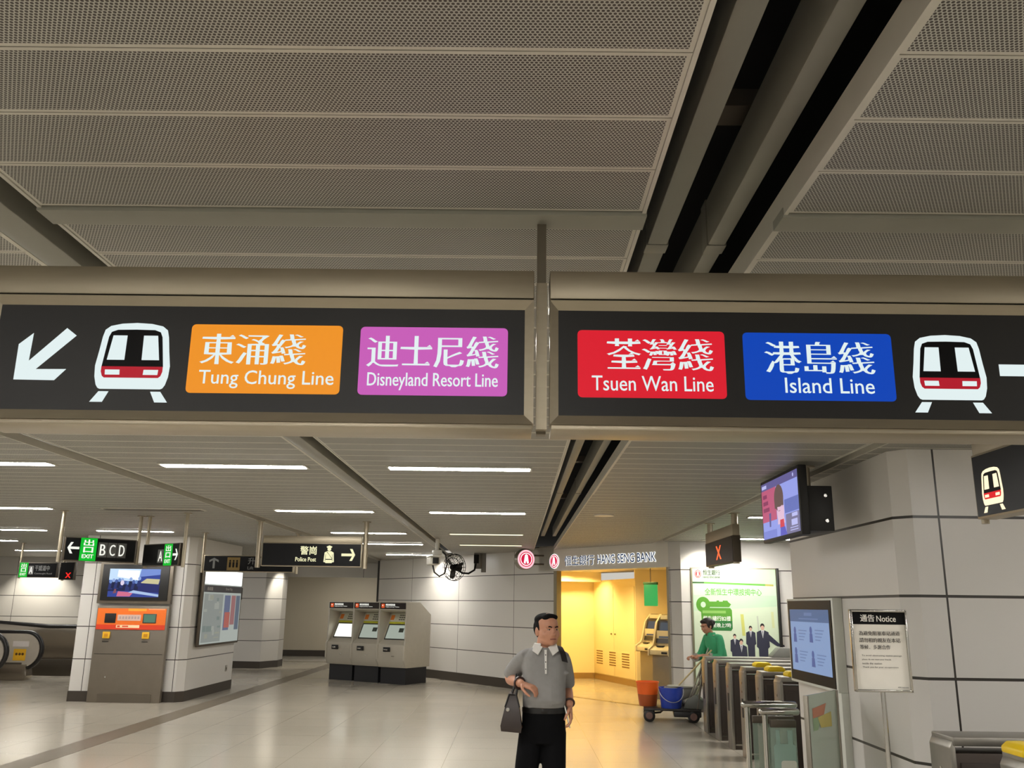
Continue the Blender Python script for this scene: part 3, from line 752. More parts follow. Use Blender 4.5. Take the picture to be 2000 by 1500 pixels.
# ------------------------------------------------------------------ ticket gates
gate_dark = m('gate_side_panel', (66, 57, 50), .45, .3, .05)
gate_lt = m('gate_steel', (146, 142, 134), .36, .7, .06, 20)
yellow = m('reader_yellow', (232, 196, 20), .4)
hood = m('reader_grey', (120, 120, 112), .45)
def make_gate(L=1.65, w=.24, ht=1.055):
    o = T('ticket_gate', 'gate', 'ticket gate')
    b = MB(); b.box(.03, L - .03, .012, w - .012, 0.0, ht - .09, gate_dark, .004); b.build('cabinet', o)
    for x, nm in ((0, 1), (L - .035, -1)):
        b = MB(); b.prism([(x, 0), (x + .035, 0), (x + .035, ht - .02), (x + (.02 if nm > 0 else .015), ht - .02), (x, ht - .06) if nm > 0 else (x + .035, ht - .06)], 'y', 0, w, gate_lt, .006)
        b.build('end_post', o)
    b = MB(); b.box(.02, L - .02, -.006, w + .006, ht - .05, ht, gate_lt, .008); b.build('top_cap', o)
    b = MB(); b.box(.06, L - .06, .003, .013, .1, ht - .14, m('gate_inset', (60, 52, 46), .4, .3), .002); b.build('side_panel', o)
    b = MB(); b.box(-.005, .004, w * .36, w * .64, .46, .68, black, .003); b.build('ticket_slot', o)
    b = MB()
    for zz in (.86, .76): b.cyl((-.004, w * .5, zz), .014, .008, 'x', chrome, 12)
    b.build('lock', o)
    b = MB(); b.box(.04, L - .04, .004, .012, .05, .07, chrome); b.build('kick_strip', o)
    return o
def reader(o, x, w, ht, mt, nm='card_reader', s=1.):
    b = MB(); b.prism([(x, ht), (x + .2 * s, ht), (x + .2 * s, ht + .03), (x + .17 * s, ht + .055), (x + .03, ht + .055), (x, ht + .03)], 'y', .03, w - .03, mt, .008); b.build(nm, o)
def rear_hood(o, x, w, ht):
    b = MB(); b.prism([(x, ht), (x + .34, ht), (x + .34, ht + .06), (x + .26, ht + .14), (x + .12, ht + .14), (x, ht + .02)], 'y', .01, w - .01, hood, .01); b.build('reader_hood', o)
labels = ['ticket gate nearest the green poster, first in its row, cleaner working behind it', 'second ticket gate from the poster, grey hood at its far end', 'third ticket gate from the poster, plain steel top',
          'fourth ticket gate from the poster, first one with a yellow reader', 'fifth ticket gate from the poster, second one with a yellow reader', 'last ticket gate of the far row, tucked behind the chrome railing']
g0 = make_gate()
gates = [g0] + [dup(g0) for _ in range(5)]
GY = [13.6, 12.84, 12.06, 11.32, 10.56, 9.8]
for k, g in enumerate(gates):
    g.location = (2.80, GY[k], 0); g['label'] = labels[k]; g['group'] = 'ticket gates of the far row'
    if k >= 3: reader(g, .16 if k == 3 else .1, .24, 1.055, yellow)
    if k < 2: rear_hood(g, 1.0 + .12 * k, .24, 1.055)
def near_gate(x, y, label, rd):
    g = make_gate(1.7, .26, 1.05); g.location = (x, y, 0); g['label'] = label; g['group'] = 'ticket gates by the notice stand'
    if rd: reader(g, -.0, .26, 1.05, yellow, s=1.1)
    return g
near_gate(2.50, 5.42, 'near steel ticket gate with a plain top, just behind the yellow-topped one', False)
near_gate(2.52, 4.66, 'nearest steel ticket gate with a bright yellow reader on its end', True)

# ------------------------------------------------------------------ railing with glass flaps
gl = glass('green_glass', (168, 186, 172), .45)
o = T('barrier_rail', 'double chrome railing with glass panels standing before the ticket gates', 'railing', (1.86, 7.3, 0))
b = MB(); b.tube([(0, .25, 1.0), (.40, .25, 1.0)], .028, chrome, 14, True); b.build('handrail', o)
b = MB(); b.tube([(.075, 0, .975), (.34, 0, .975)], .028, chrome, 14, True); b.build('handrail', o)
for x, y, z in ((.02, .25, .98), (.095, 0, .95)):
    b = MB(); b.tube([(x, y, 0), (x, y, z)], .022, chrome, 12); b.build('post', o)
for y, x0 in ((.25, .06), (0, .13)):
    b = MB(); b.box(x0, .33 + .25 * y, y - .006, y + .006, .06, .87, gl); b.build('glass_panel', o)
    b = MB(); b.box(x0, .33 + .25 * y, y - .018, y + .018, .86, .915, dark_steel, .004); b.build('clamp_bar', o)
F = Flat(-.007); st = m('decal_teal', (146, 172, 160), .5); sw = m('decal_white', (206, 206, 194), .5)
F.poly(st, rrect(.15, .32, .45, .74, .03), 1); F.rect(st, .17, .2, .7, .84, 2); F.rect(st, .26, .3, .7, .84, 2); F.poly(sw, rrect(.2, .32, .42, .62, .02), 3)
for k in range(3): F.rect(st, .22, .31 - .02 * k, .47 + .03 * k, .478 + .03 * k, 4)
F.build('decal', o)
o = T('glass_partition', 'pale green glass partition with a faded sticker below the information screen', 'glass partition', (2.20, 7.02, 0), R(52))
b = MB(); b.box(0, .68, 0, .012, .02, 1.12, glass('pale_green_glass', (186, 200, 184), .72, .12)); b.build('glass_pane', o)
b = MB()
for x in (.0, .66): b.box(x - .012, x + .012, -.012, .024, 0, 1.12, steel, .003)
b.build('post', o)
F = Flat(-.002); F.poly(m('sticker_red', (196, 132, 104), .6), [(.1, 1.02), (.4, 1.04), (.34, .96), (.1, .95)], 1); F.poly(m('sticker_yellow', (204, 190, 110), .6), [(.2, .95), (.5, .97), (.5, .86), (.26, .87)], 2); F.poly(m('sticker_green', (150, 176, 138), .6), [(.1, .95), (.26, .95), (.2, .86), (.1, .86)], 1)
F.build('sticker', o)

# ------------------------------------------------------------------ bank: sign, room, cash machines
ang = math.atan2(U1[1], U1[0])
p = w1(.50)
o = T('bank_sign', 'lit bank name lettering with red emblem on the pale fascia', 'sign', (p[0], p[1], 0), ang)
LEN = (2.79 - .5) / U1[0]
navy = em('letter_navy', (34, 58, 96), .7); glow = em('letter_glow', (250, 252, 252), 1.5); bred = em('emblem_red', (206, 26, 66), 1.1)
F = Flat(-.004, .004)
cx, cz = .52, 2.675
F.poly(glow, circ(cx, cz, .158, .152), 1); F.poly(bred, circ(cx, cz, .142, .138), 2)
def emblem(F, w, r, cx, cz, rx, rz, L):
    F.poly(w, circ(cx, cz, rx * .84, rz * .84), L); F.poly(r, circ(cx, cz, rx * .74, rz * .74), L + 1)
    F.poly(w, [(cx - rx * .2, cz + rz * .52), (cx, cz + rz * .66), (cx + rx * .2, cz + rz * .52), (cx + rx * .36, cz - rz * .5), (cx + rx * .12, cz - rz * .58), (cx, cz - rz * .05), (cx - rx * .12, cz - rz * .58), (cx - rx * .36, cz - rz * .5)], L + 2)
emblem(F, glow, bred, cx, cz, .142, .138, 2); F.build('emblem', o)
F = Flat(-.004, .004)
def outline(t, x0, x1, z0, z1, a):
    F.text(glow, t, x0, x1, z0, z1, 1, a * 2, a * 2, halo=True); F.text(navy, t, x0, x1, z0, z1, 2, .012, .012)
outline('恒生銀行', .86, 1.77, 2.57, 2.765, .010)
for t, x0, x1 in (('HANG', 1.87, 2.36), ('SENG', 2.44, 2.90), ('BANK', 2.98, 3.46)): outline(t, x0, x1, 2.59, 2.752, .022)
F.build('lettering', o)

o = T('round_bank_sign', 'round drum sign with a red emblem sticking out beside the bank fascia', 'sign', (.19, 18.9, 2.70), R(24))
b = MB(); b.lathe([(.20, -.06), (.212, -.05), (.212, .10), (.20, .11)], (0, 0, 0), 'y', steel, 36); b.build('drum', o)
F = Flat(-.0605, .002); F.poly(em('drum_pink', (250, 190, 200), 1.2), circ(0, 0, .195), 0); F.poly(bred, circ(0, 0, .155), 1)
emblem(F, glow, bred, 0, 0, .16, .16, 2); F.build('emblem', o)
b = MB()
for zz in (-.09, .09): b.tube([(.17, .04, zz), (.44, .0, zz)], .018, dark_steel, 10)
b.build('bracket', o)

warm = m('bank_cream_wall', (236, 218, 168), .45, 0, .03, 1.5)
o = struct(T('wall_bank', 'cream back wall of the small bank lobby', 'wall'))
b = MB(); b.prism([(.4, 23.05), (2.01, 23.3), (2.01, 23.45), (.4, 23.2)], 'z', 0, 2.72, warm); b.build('back_wall', o, smooth=False)
b = MB(); b.prism([(.74, 19.46), (.84, 19.5), (.5, 23.2), (.4, 23.1)], 'z', 0, 2.72, warm); b.build('side_wall', o, smooth=False)
b = MB(); b.prism([(2.76, 20.88), (3.9, 20.95), (3.9, 21.1), (2.76, 21.0)], 'z', 0, 2.72, warm); b.build('return_wall', o, smooth=False)
b = MB(); b.prism([(3.8, 21), (3.55, 16.3), (3.65, 16.3), (3.9, 21)], 'z', 0, 2.72, warm); b.build('side_wall', o, smooth=False)
b = MB(); b.prism([(.4, 23.5), (.4, 19.75), (.86, 19.14), (2.82, 16.6), (3.9, 16.4), (3.9, 21), (2.2, 23.5)], 'z', 2.6, 2.72, m('bank_soffit', (226, 214, 186), .6)); struct(b.build('ceiling', smooth=False), 'cream ceiling inside the small bank lobby', 'ceiling')
b = MB(); b.prism([(.45, 23.1), (.5, 22.55), (2.16, 22.8), (2.01, 23.35)], 'z', 2.36, 2.6, warm); struct(b.build('trim_4', smooth=False), 'dropped cream cove along the bank back wall', 'trim')
b = MB(); b.prism([(.45, 23.04), (2.0, 23.27), (2.0, 23.30), (.45, 23.07)], 'z', 0, .14, m('bank_skirting', (150, 118, 66), .4)); struct(b.build('baseboard_bank', smooth=False), 'brown stone skirting inside the bank lobby', 'skirting')
b = MB(); b.prism([w1(.82), w1(2.77), (2.83, 16.58), (.90, 19.12)], 'z', 0, .003, m('threshold_stone', (142, 116, 74), .3)); struct(b.build('trim_5', smooth=False), 'brown stone threshold strip of the bank', 'trim')
for t, n in ((.80, 'bank entrance metal upright beside the long white wall'), (2.755, 'bank entrance metal upright beside the pier')):
    b = MB(); q0 = w1(t); q1 = w1(t + .06); b.prism([q0, q1, (q1[0] + .1, q1[1] + .08), (q0[0] + .1, q0[1] + .08)], 'z', 0, 2.475, m('jamb_metal', (150, 140, 118), .35, .7)); struct(b.build('door_1' if t < 1 else 'door_2', smooth=False), n, 'door frame')
# built-in cupboard
cd = Vector((.75, -2.42)); cl = cd.length; ca = math.atan2(cd.y, cd.x)
o = T('storage_cupboard', 'cream built-in cupboard with louvred vents inside the bank lobby', 'cupboard', (2.01, 23.3, 0), ca)
b = MB(); b.box(0, cl, .0, .25, .14, 2.4, warm); b.build('carcass', o, smooth=False)
b = MB(); b.box(0, cl, -.005, .25, 0, .14, MATS['bank_skirting']); b.build('plinth', o, smooth=False)
for k, (x0, x1) in enumerate(((.04, 1.28), (1.30, 2.49))):
    d = MB(); d.box(x0, x1, -.018, 0, .16, 2.22, warm, .004); do = d.build('door', o)
    kb = MB(); kb.ell(((x1 - .1) if k == 0 else (x0 + .1), -.035, 1.12), (.02, .02, .02), m('knob_brass', (130, 124, 80), .3, .6)); kb.build('knob', do)
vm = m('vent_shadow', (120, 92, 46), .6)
for x0, x1 in ((.2, .62), (1.0, 1.42), (1.75, 2.2)):
    v = MB(); v.box(x0, x1, -.021, -.017, .36, .74, warm)
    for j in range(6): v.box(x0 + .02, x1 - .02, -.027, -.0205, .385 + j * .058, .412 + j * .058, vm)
    v.build('vent', o, smooth=False)
WARM = (1., .74, .32)
for x, y, n, pw in ((1.3, 22.35, 'warm downlight at the back of the bank lobby, beside the side wall', 40), (1.75, 22.3, 'warm downlight at the back of the bank lobby, beside the cupboard', 40), (1.35, 20.4, 'warm downlight in the middle of the bank lobby', 50), (1.95, 20.0, 'warm downlight before the cupboard in the bank lobby', 50), (2.0, 18.3, 'warm downlight just inside the bank entrance', 45), (2.75, 18.6, 'warm downlight above the cash machines', 22)):
    downlight(x, y, 2.6, n, pw * 2.2, WARM, .1, 150, (0, .1, -1), on=6)

cream_pl = m('atm_cream', (200, 186, 150), .4); atm_grey = m('atm_grey', (136, 124, 104), .4, .3)
def atm(x, y, rz, label):
    o = T('cash_machine', label, 'cash machine', (x, y, 0), rz, 'bank cash machines')
    b = MB(); b.box(-.26, .26, 0, .5, 0, .86, atm_grey, .01); b.build('cabinet', o)
    b = MB(); b.prism([(-.12, .82), (-.12, .95), (.02, 1.02), (.06, 1.1), (.14, 1.45), (.3, 1.62), (.5, 1.62), (.5, .82)], 'x', -.28, -.235, cream_pl, .006); b.prism([(-.12, .82), (-.12, .95), (.02, 1.02), (.06, 1.1), (.14, 1.45), (.3, 1.62), (.5, 1.62), (.5, .82)], 'x', .235, .28, cream_pl, .006)
    b.box(-.24, .24, .12, .5, .86, 1.3, cream_pl); b.prism([(-.1, .84), (-.1, .93), (.04, 1.0), (.2, 1.0), (.2, .84)], 'x', -.24, .24, cream_pl, .004); b.box(-.24, .24, .26, .5, 1.52, 1.6, cream_pl)
    b.build('fascia', o)
    b = MB(); b.prism([(.1, 1.06), (.2, 1.5), (.3, 1.5), (.3, 1.06)], 'x', -.235, .235, m('atm_recess', (46, 44, 46), .3)); b.build('screen_recess', o)
    b = MB(); b.prism([(.112, 1.16), (.185, 1.46), (.19, 1.46), (.117, 1.16)], 'x', -.17, .17, pic('atm_screen', (104, 112, 122), .5)); b.build('screen', o)
    b = MB(); b.box(-.14, .02, -.012, .07, .99, 1.015, black, .004); b.build('keypad', o)
    b = MB(); b.box(.06, .2, -.106, -.098, .86, .9, black); b.build('cash_slot', o)
    return o
atm(2.86, 19.9, R(-62), 'cream cash machine inside the bank, the farther of the pair')
atm(2.93, 18.3, R(-48), 'cream cash machine inside the bank, the nearer one at the entrance edge')
o = T('green_panel', 'small green lit panel hanging above the cash machines', 'lit panel', (2.72, 18.3, 1.78), R(-40))
b = MB(); b.box(-.15, .15, 0, .05, 0, .42, em('green_box', (70, 190, 96), .8), .01); b.build('panel', o)
b = MB(); b.box(-.16, .16, -.005, .055, .42, .47, m('green_cap', (60, 120, 60), .5), .006); b.tube([(0, .025, .47), (0, .025, .83)], .01, steel_sign, 8); b.build('bracket', o)

# ------------------------------------------------------------------ poster
o = T('poster', 'large pale green bank poster with a green key and four people in suits', 'poster', (3.17, 16.19, 0))
b = MB(); b.box(-.03, 1.52, 0, .028, .45, 2.46, m('poster_frame', (150, 146, 120), .35, .6), .004); b.build('frame', o)
b = MB(); b.box(1.5, 1.54, -.05, .02, .45, 2.46, black, .004); b.build('edge_strip', o)
def px(a, c): return ((a - 1351) / 162 * 1.49, 2.44 - (c - 1110) / 108.4)
F = Flat(0, .0012)
def pp(mt, pts, L): F.poly(mt, [px(*t) for t in pts], L)
def im(n, rgb): return m('print_' + n, rgb, .55, 0, .02)
pp(im('pale_green', (188, 214, 184)), [(1351, 1110), (1513, 1110), (1513, 1325), (1351, 1325)], 1)
pp(im('pale_wash', (204, 218, 190)), [(1352, 1190), (1512, 1180), (1512, 1325), (1352, 1325)], 2); pp(im('mint', (200, 232, 196)), [(1352, 1140), (1512, 1141), (1512, 1160), (1352, 1160)], 2)
pp(im('dark_green', (60, 100, 56)), [(1351, 1135), (1373, 1135), (1373, 1138), (1351, 1138)], 3); pp(im('green', (104, 176, 72)), [(1373, 1135), (1492, 1138), (1492, 1141.5), (1373, 1138)], 3); pp(im('olive', (180, 176, 84)), [(1492, 1138), (1508, 1138.5), (1508, 1141.8), (1492, 1141.5)], 3)
pr_ = im('red', (206, 40, 44)); pwh = im('white', (236, 238, 230)); c0 = px(1362, 1120)
F.poly(pr_, circ(c0[0], c0[1], .058, .07), 3); emblem(F, pwh, pr_, c0[0], c0[1], .056, .068, 3)
def pt(mt, t, a0, a1, c0, c1, L, a=.02, b_=.014): q0 = px(a0, c1); q1 = px(a1, c0); F.text(mt, t, q0[0], q1[0], q0[1], q1[1], L, a, b_)
pt(im('ink', (50, 62, 50)), '恒生銀行', 1372, 1405, 1112, 1122, 3); pt(im('ink', 0), 'HANG SENG BANK', 1372, 1405, 1124, 1128, 3, .02)
pt(im('green', 0), '全新恒生中環按揭中心', 1374, 1484, 1147, 1160, 3, .016)
kg = im('key_green', (84, 148, 42)); kd = im('key_dark', (44, 116, 56))
c1 = px(1370, 1178); F.poly(kg, circ(c1[0], c1[1], .125, .135), 3); F.poly(im('pale_green', 0), circ(c1[0], c1[1], .045, .05), 4)
pp(kg, [(1376, 1172), (1396, 1172), (1396, 1170), (1401, 1170), (1401, 1172), (1408, 1172), (1408, 1170), (1417, 1170), (1419, 1173), (1424, 1177), (1420, 1182), (1376, 1182)], 3)
pp(kg, [(1365, 1184), (1422, 1184), (1425, 1188), (1425, 1208), (1366, 1208)], 4); pp(kd, [(1366, 1208), (1425, 1208), (1425, 1222), (1422, 1226), (1369, 1226)], 4)
pp(im('lime', (134, 182, 92)), [(1368, 1189), (1413, 1189), (1413, 1194), (1368, 1194)], 5)
pt(pwh, '恒生總行B2樓', 1369, 1422, 1199, 1208, 5, .016); pt(pwh, '至晚上7時', 1387, 1422, 1212, 1220, 5, .016)
pp(im('straw', (198, 200, 108)), [(1441, 1195), (1447, 1195), (1449, 1235), (1443, 1235)], 3); pp(im('straw_pale', (204, 212, 160)), [(1500, 1190), (1505, 1190), (1506, 1220), (1501, 1220)], 3); pp(im('grey_wash', (186, 196, 176)), [(1472, 1198), (1475, 1198), (1477, 1240), (1474, 1240)], 3)
suit = im('suit', (46, 48, 66)); skin_p = im('face', (208, 170, 150)); hair_p = im('hair', (36, 32, 32)); shirt = im('shirt', (218, 220, 224))
def suitman(x, y, s, arm=0):
    h = px(x, y); F.poly(hair_p, circ(h[0], h[1] + .02 * s, .034 * s, .042 * s), 4); F.poly(skin_p, circ(h[0], h[1] - .008 * s, .028 * s, .036 * s), 5)
    def r(pts, mt, L): F.poly(mt, [(h[0] + a * s, h[1] + c * s) for a, c in pts], L)
    r([(-.03, -.045), (.03, -.045), (.095, -.075), (.105, -.3), (.075, -.33), (.07, -.62), (-.07, -.62), (-.075, -.33), (-.105, -.3), (-.095, -.075)], suit, 4)
    r([(-.025, -.045), (.025, -.045), (.0, -.17)], shirt, 5); r([(-.006, -.06), (.006, -.06), (.0, -.16)], suit, 6)
    if arm: r([(.08, -.09), (.26, -.25), (.34, -.27), (.34, -.3), (.22, -.29), (.08, -.2)], suit, 4)
suitman(1428, 1237, .8); suitman(1440, 1247, 1.0); suitman(1459, 1222, .85); suitman(1482, 1219, 1.1, 1)
F.build('printed_sheet', o)

# ------------------------------------------------------------------ add-value machine and television in the column
mach = m('machine_steel', (126, 118, 106), .42, .6, .08, 6)
o = T('add_value_machine', 'steel add-value machine with an orange panel set into the white column', 'vending machine', (-6.93, 16.53, 0))
b = MB(); b.box(-.64, .66, -.10, -.0, .0, 1.66, mach, .008); b.box(-.60, .62, -.104, -.09, .82, .826, black); b.box(-.45, .5, -.112, -.10, .0, .14, m('machine_kick', (104, 96, 84), .4, .5)); b.build('cabinet', o)
b = MB(); b.box(-.62, .62, -.108, -.10, 1.245, 1.615, m('machine_orange', (232, 112, 36), .45)); b.box(-.62, .62, -.1095, -.108, 1.245, 1.33, m('machine_red', (214, 62, 30), .45)); b.box(-.07, .26, -.1095, -.108, 1.57, 1.612, m('machine_amber', (240, 160, 50), .45)); b.box(.3, .6, -.1095, -.108, 1.595, 1.612, m('machine_peach', (238, 164, 120), .45))
b.build('orange_panel', o)
b = MB(); b.box(-.48, -.28, -.116, -.1085, 1.36, 1.525, black, .004); b.build('screen', o)['label'] = 'dark screen'
b = MB(); b.box(.21, .455, -.116, -.1085, 1.36, 1.525, dark_steel, .004); b.box(.23, .435, -.118, -.115, 1.375, 1.51, em('lcd_green', (96, 138, 116), .8)); b.build('screen', o)['label'] = 'green lit screen'
b = MB(); b.box(-.25, .17, -.1105, -.1085, 1.40, 1.505, m('machine_label', (206, 176, 160), .5)); b.box(-.26, .16, -.111, -.1085, 1.275, 1.325, m('machine_strip', (246, 214, 170), .5))
for k in range(7): b.box(-.22 + .055 * k, -.185 + .055 * k, -.1115, -.1104, 1.43, 1.475, m('machine_ink', (170, 150, 150), .5))
b.box(-.24, -.19, -.1116, -.1108, 1.285, 1.315, MATS['machine_red']); b.box(-.15, -.04, -.1116, -.1108, 1.29, 1.312, MATS['machine_red'])
b.build('label_plate', o)
for x in (-.48, .23):
    b = MB(); b.box(x, x + .13, -.125, -.10, 1.09, 1.205, m('slot_yellow', (228, 178, 34), .45), .006); b.box(x + .03, x + .1, -.128, -.124, 1.12, 1.175, m('slot_amber', (196, 134, 24), .45), .003); b.build('card_slot', o)
    b = MB(); b.box(x, x + .11, -.108, -.10, 1.03, 1.042, black); b.build('cash_slot', o)
b = MB(); b.cyl((-.35, -.108, .43), .014, .012, 'y', chrome, 12); b.build('lock', o)
o = T('wall_television', 'black framed television showing a blue crowd scene above the add-value machine', 'television', (-6.93, 16.53, 1.70))
b = MB(); b.box(-.68, .66, -.08, 0, 0, .72, m('tv_surround', (112, 104, 92), .45, .5), .006); b.build('surround', o)
b = MB(); b.box(-.62, .6, -.1, -.075, .055, .695, black, .006); b.build('bezel', o)
F = Flat(-.101); X = lambda u: -.49 + u * .93; Z = lambda v: .115 + v * .5
def q2(n, rgb, pts, l, s=1.): F.poly(em('tv_' + n, rgb, s), [(X(u), Z(v)) for u, v in pts], l)
q2('blue', (52, 70, 150), [(0, 0), (1, 0), (1, 1), (0, 1)], 1); q2('sky', (200, 226, 255), [(0, .6), (.58, .55), (.62, 1), (0, 1)], 2); q2('glare', (250, 254, 255), [(.16, .72), (.58, .6), (.59, .94), (.17, .96)], 3, 1.2)
q2('mid', (120, 146, 214), [(.6, .72), (1, .8), (1, 1), (.62, 1)], 2); q2('deep', (38, 44, 104), [(.45, .2), (1, .16), (1, .5), (.6, .5)], 2); q2('sand', (204, 196, 152), [(.62, .5), (.98, .46), (1, .64), (.74, .66)], 3)
q2('rose', (210, 110, 140), [(.18, .02), (.44, .02), (.5, .16), (.2, .2)], 3); q2('mist', (172, 196, 232), [(.4, .16), (1, .02), (1, .1), (.5, .24)], 3); q2('navy', (26, 34, 78), [(0, .2), (.5, .22), (.46, .52), (0, .56)], 2)
q2('brick', (130, 80, 90), [(.1, .12), (.17, .14), (.15, .4)], 3)
rnd = random.Random(3)
for k in range(11):
    u = .04 + .056 * k; v = .5 + .16 * rnd.random(); r = .028
    F.poly(em('tv_face%d' % (k % 3), ((108, 140, 200), (150, 176, 226), (74, 96, 160))[k % 3], 1.), circ(X(u), Z(v), r, r * 1.2), 4)
    q2('coat%d' % (k % 2), ((40, 52, 110), (24, 30, 66))[k % 2], [(u - .045, v - .28), (u + .045, v - .28), (u + .03, v - .07), (u - .03, v - .07)], 4)
F.poly(em('tv_pale', (226, 214, 236), 1.), circ(X(.27), Z(.5), .034, .045), 5)
F.build('screen', o)

# map case on the side of the same column
o = T('map_case', 'lit map case with a grey street plan on the side of the column', 'map board', (-5.925, 16.98, 0), R(90 - .9))
b = MB(); b.box(0, 2.3, -.05, .0, .93, 2.40, dark_steel, .006); b.build('frame', o)
F = Flat(-.052, .002); F.rect(em('map_glow', (206, 214, 206), .55), .05, 2.25, .97, 2.36, 0)
F.rect(m('map_head', (64, 64, 74), .4), .05, 2.25, 1.93, 2.06, 1); F.rect(em('map_reflection', (250, 252, 248), 1.3), .05, 2.25, 2.08, 2.36, 1)  # bright top band: light reflection painted as a glowing strip
F.rect(em('map_plan', (176, 182, 176), .5), .1, 1.15, 1.0, 1.9, 1); F.rect(em('map_blue', (126, 136, 168), .5), 1.25, 1.6, 1.2, 1.88, 1); F.rect(em('map_red', (206, 116, 104), .55), 1.3, 1.62, 1.25, 1.55, 2); F.rect(em('map_rose', (190, 134, 134), .5), 1.66, 1.92, 1.3, 1.88, 1); F.rect(em('map_slate', (120, 132, 150), .5), 1.95, 2.2, 1.2, 1.88, 1)
rnd = random.Random(5)
for k in range(16):
    x = .12 + rnd.random() * .9; z = 1.02 + rnd.random() * .8
    F.rect(em('map_tint%d' % (k % 3), ((198, 202, 192), (150, 164, 158), (188, 190, 172))[k % 3], .5), x, min(1.14, x + .1 + .2 * rnd.random()), z, min(1.89, z + .02 + .1 * rnd.random()), 2 + k % 3)
F.text(m('map_ink', (210, 210, 206), .5), '街道圖', .2, .5, 1.96, 2.03, 3, .01); F.text(MATS['map_ink'], 'Street Map', 1.25, 1.65, 1.96, 2.03, 3, .01)
F.build('map_sheet', o)
b = MB(); b.box(2.36, 2.42, -.03, .0, 1.8, 2.05, black, .01); b.build('latch', o)

# ------------------------------------------------------------------ ticket machines
tm_body = m('ticket_machine_grey', (194, 188, 174), .45, .25, .05)
tm_in = m('ticket_machine_recess', (160, 156, 140), .5)
o0 = T('ticket_machine', 'tm', 'ticket machine')
def tm(loc, label, bright, side=None):
    W = .80; rz = R(-30)
    o = T('ticket_machine', label, 'ticket machine', loc, rz, 'ticket machines')
    prof = [(.06, .36), (-.02, .5), (-.02, .86), (.10, .94), (.42, 1.56), (.10, 1.58), (.0, 1.62), (.0, 1.80), (.5, 1.80), (.95, 1.52), (.95, .36)]
    fullp = [(.06, .36), (-.04, .52), (-.04, .84), (.0, .9), (.0, 1.80), (.5, 1.80), (.95, 1.52), (.95, .36)]
    b = MB(); b.prism(prof, 'x', .035, W - .035, tm_body); b.prism(fullp, 'x', 0, .04, tm_body, .006); b.prism(fullp, 'x', W - .04, W, tm_body, .006); b.build('cabinet', o)
    b = MB(); b.box(.05, W - .05, .1, .9, 0, .37, m('tm_plinth', (28, 28, 32), .5)); b.build('plinth', o)
    F = Flat(-.004); F.rect(m('tm_header', (34, 24, 20), .4), .03, W - .03, 1.64, 1.78, 0)
    F.rect(em('tm_logo', (226, 92, 44), .9), .07, .16, 1.665, 1.755, 1); F.poly(LW_EM, circ(.105, 1.72, .014), 2)
    F.text(LW_EM, '單程車票發售機', .19, .46, 1.712, 1.755, 1, .03, .03); F.text(LW_EM, 'Single Journey Tickets', .19, .58, 1.675, 1.698, 1, .02); F.build('header_sign', o)
    # sloping display inside the recess
    sl_ = Vector((0, .32, .62)).normalized(); nn = Vector((0, -.89, .46)) * .012
    def S(x, t, up=1): v = Vector((x, .10, .94)) + sl_ * t + nn * up; return tuple(v)
    d = MB(); d.loft([[S(.10, .02, .2), S(W - .08, .02, .2), S(W - .08, .40, .2), S(.10, .40, .2)], [S(.10, .02), S(W - .08, .02), S(W - .08, .40), S(.10, .40)]], m('tm_screen_rim', (60, 60, 54), .4)); d.build('screen_rim', o, smooth=False)
    d = MB(); d.loft([[S(.13, .045, 1.0), S(W - .11, .045, 1.0), S(W - .11, .375, 1.0), S(.13, .375, 1.0)], [S(.13, .045, 1.3), S(W - .11, .045, 1.3), S(W - .11, .375, 1.3), S(.13, .375, 1.3)]], em('tm_page_%s' % bright, (250, 250, 238) if bright else (196, 206, 192), 1.25 if bright else .62))
    if not bright: d.loft([[S(.45, .2, 1.35), S(.58, .2, 1.35), S(.58, .3, 1.35), S(.45, .3, 1.35)], [S(.45, .2, 1.6), S(.58, .2, 1.6), S(.58, .3, 1.6), S(.45, .3, 1.6)]], m('tm_menu', (70, 78, 70), .5))
    d.build('screen', o, smooth=False)
    d = MB()
    def slab(x0, x1, t0, t1, mt, up=1.5): d.loft([[S(x0, t0, .2), S(x1, t0, .2), S(x1, t1, .2), S(x0, t1, .2)], [S(x0, t0, up), S(x1, t0, up), S(x1, t1, up), S(x0, t1, up)]], mt)
    slab(.10, .52, .46, .68, m('tm_fare_board', (206, 206, 186), .5)); slab(.10, .2, .5, .62, m('tm_orange', (224, 128, 50), .5), 1.8); slab(.10, .58, .41, .455, m('tm_lime', (206, 206, 60), .5))
    for k in range(3):
        for j in range(3): slab(.34 + .06 * j, .385 + .06 * j, .5 + .055 * k, .52 + .055 * k, m('tm_ink', (60, 56, 44), .5), 1.9)
    d.build('fare_board', o, smooth=False)
    d = MB(); slab(.57, .74, .6, .68, m('tm_yellow', (236, 206, 40), .5)); slab(.58, .73, .48, .57, m('tm_label_white', (222, 222, 210), .5)); d.build('coin_panel', o, smooth=False)
    d = MB(); d.box(.2, .4, -.045, -.035, .70, .80, black, .004); d.box(.22, .33, -.05, -.044, .73, .76, chrome, .003); d.build('ticket_tray', o)
    d = MB(); d.box(W * .55, W * .65, -.044, -.038, .6, .615, chrome); d.build('lock', o)
    return o
bpy.data.objects.remove(o0)
bx, by = -2.46, 20.62; ux, uy = math.cos(R(-30)), math.sin(R(-30))
for k, (n, br) in enumerate((('ticket machine nearest the long white wall, with its side showing', False), ('middle one of the three grey ticket machines', False), ('ticket machine at the far end of the row, with a bright white screen', True))):
    t = -.80 - .82 * k
    tm((bx + ux * t + .06 * k * .5, by + uy * t + .06 * k * .87, 0), n, br)

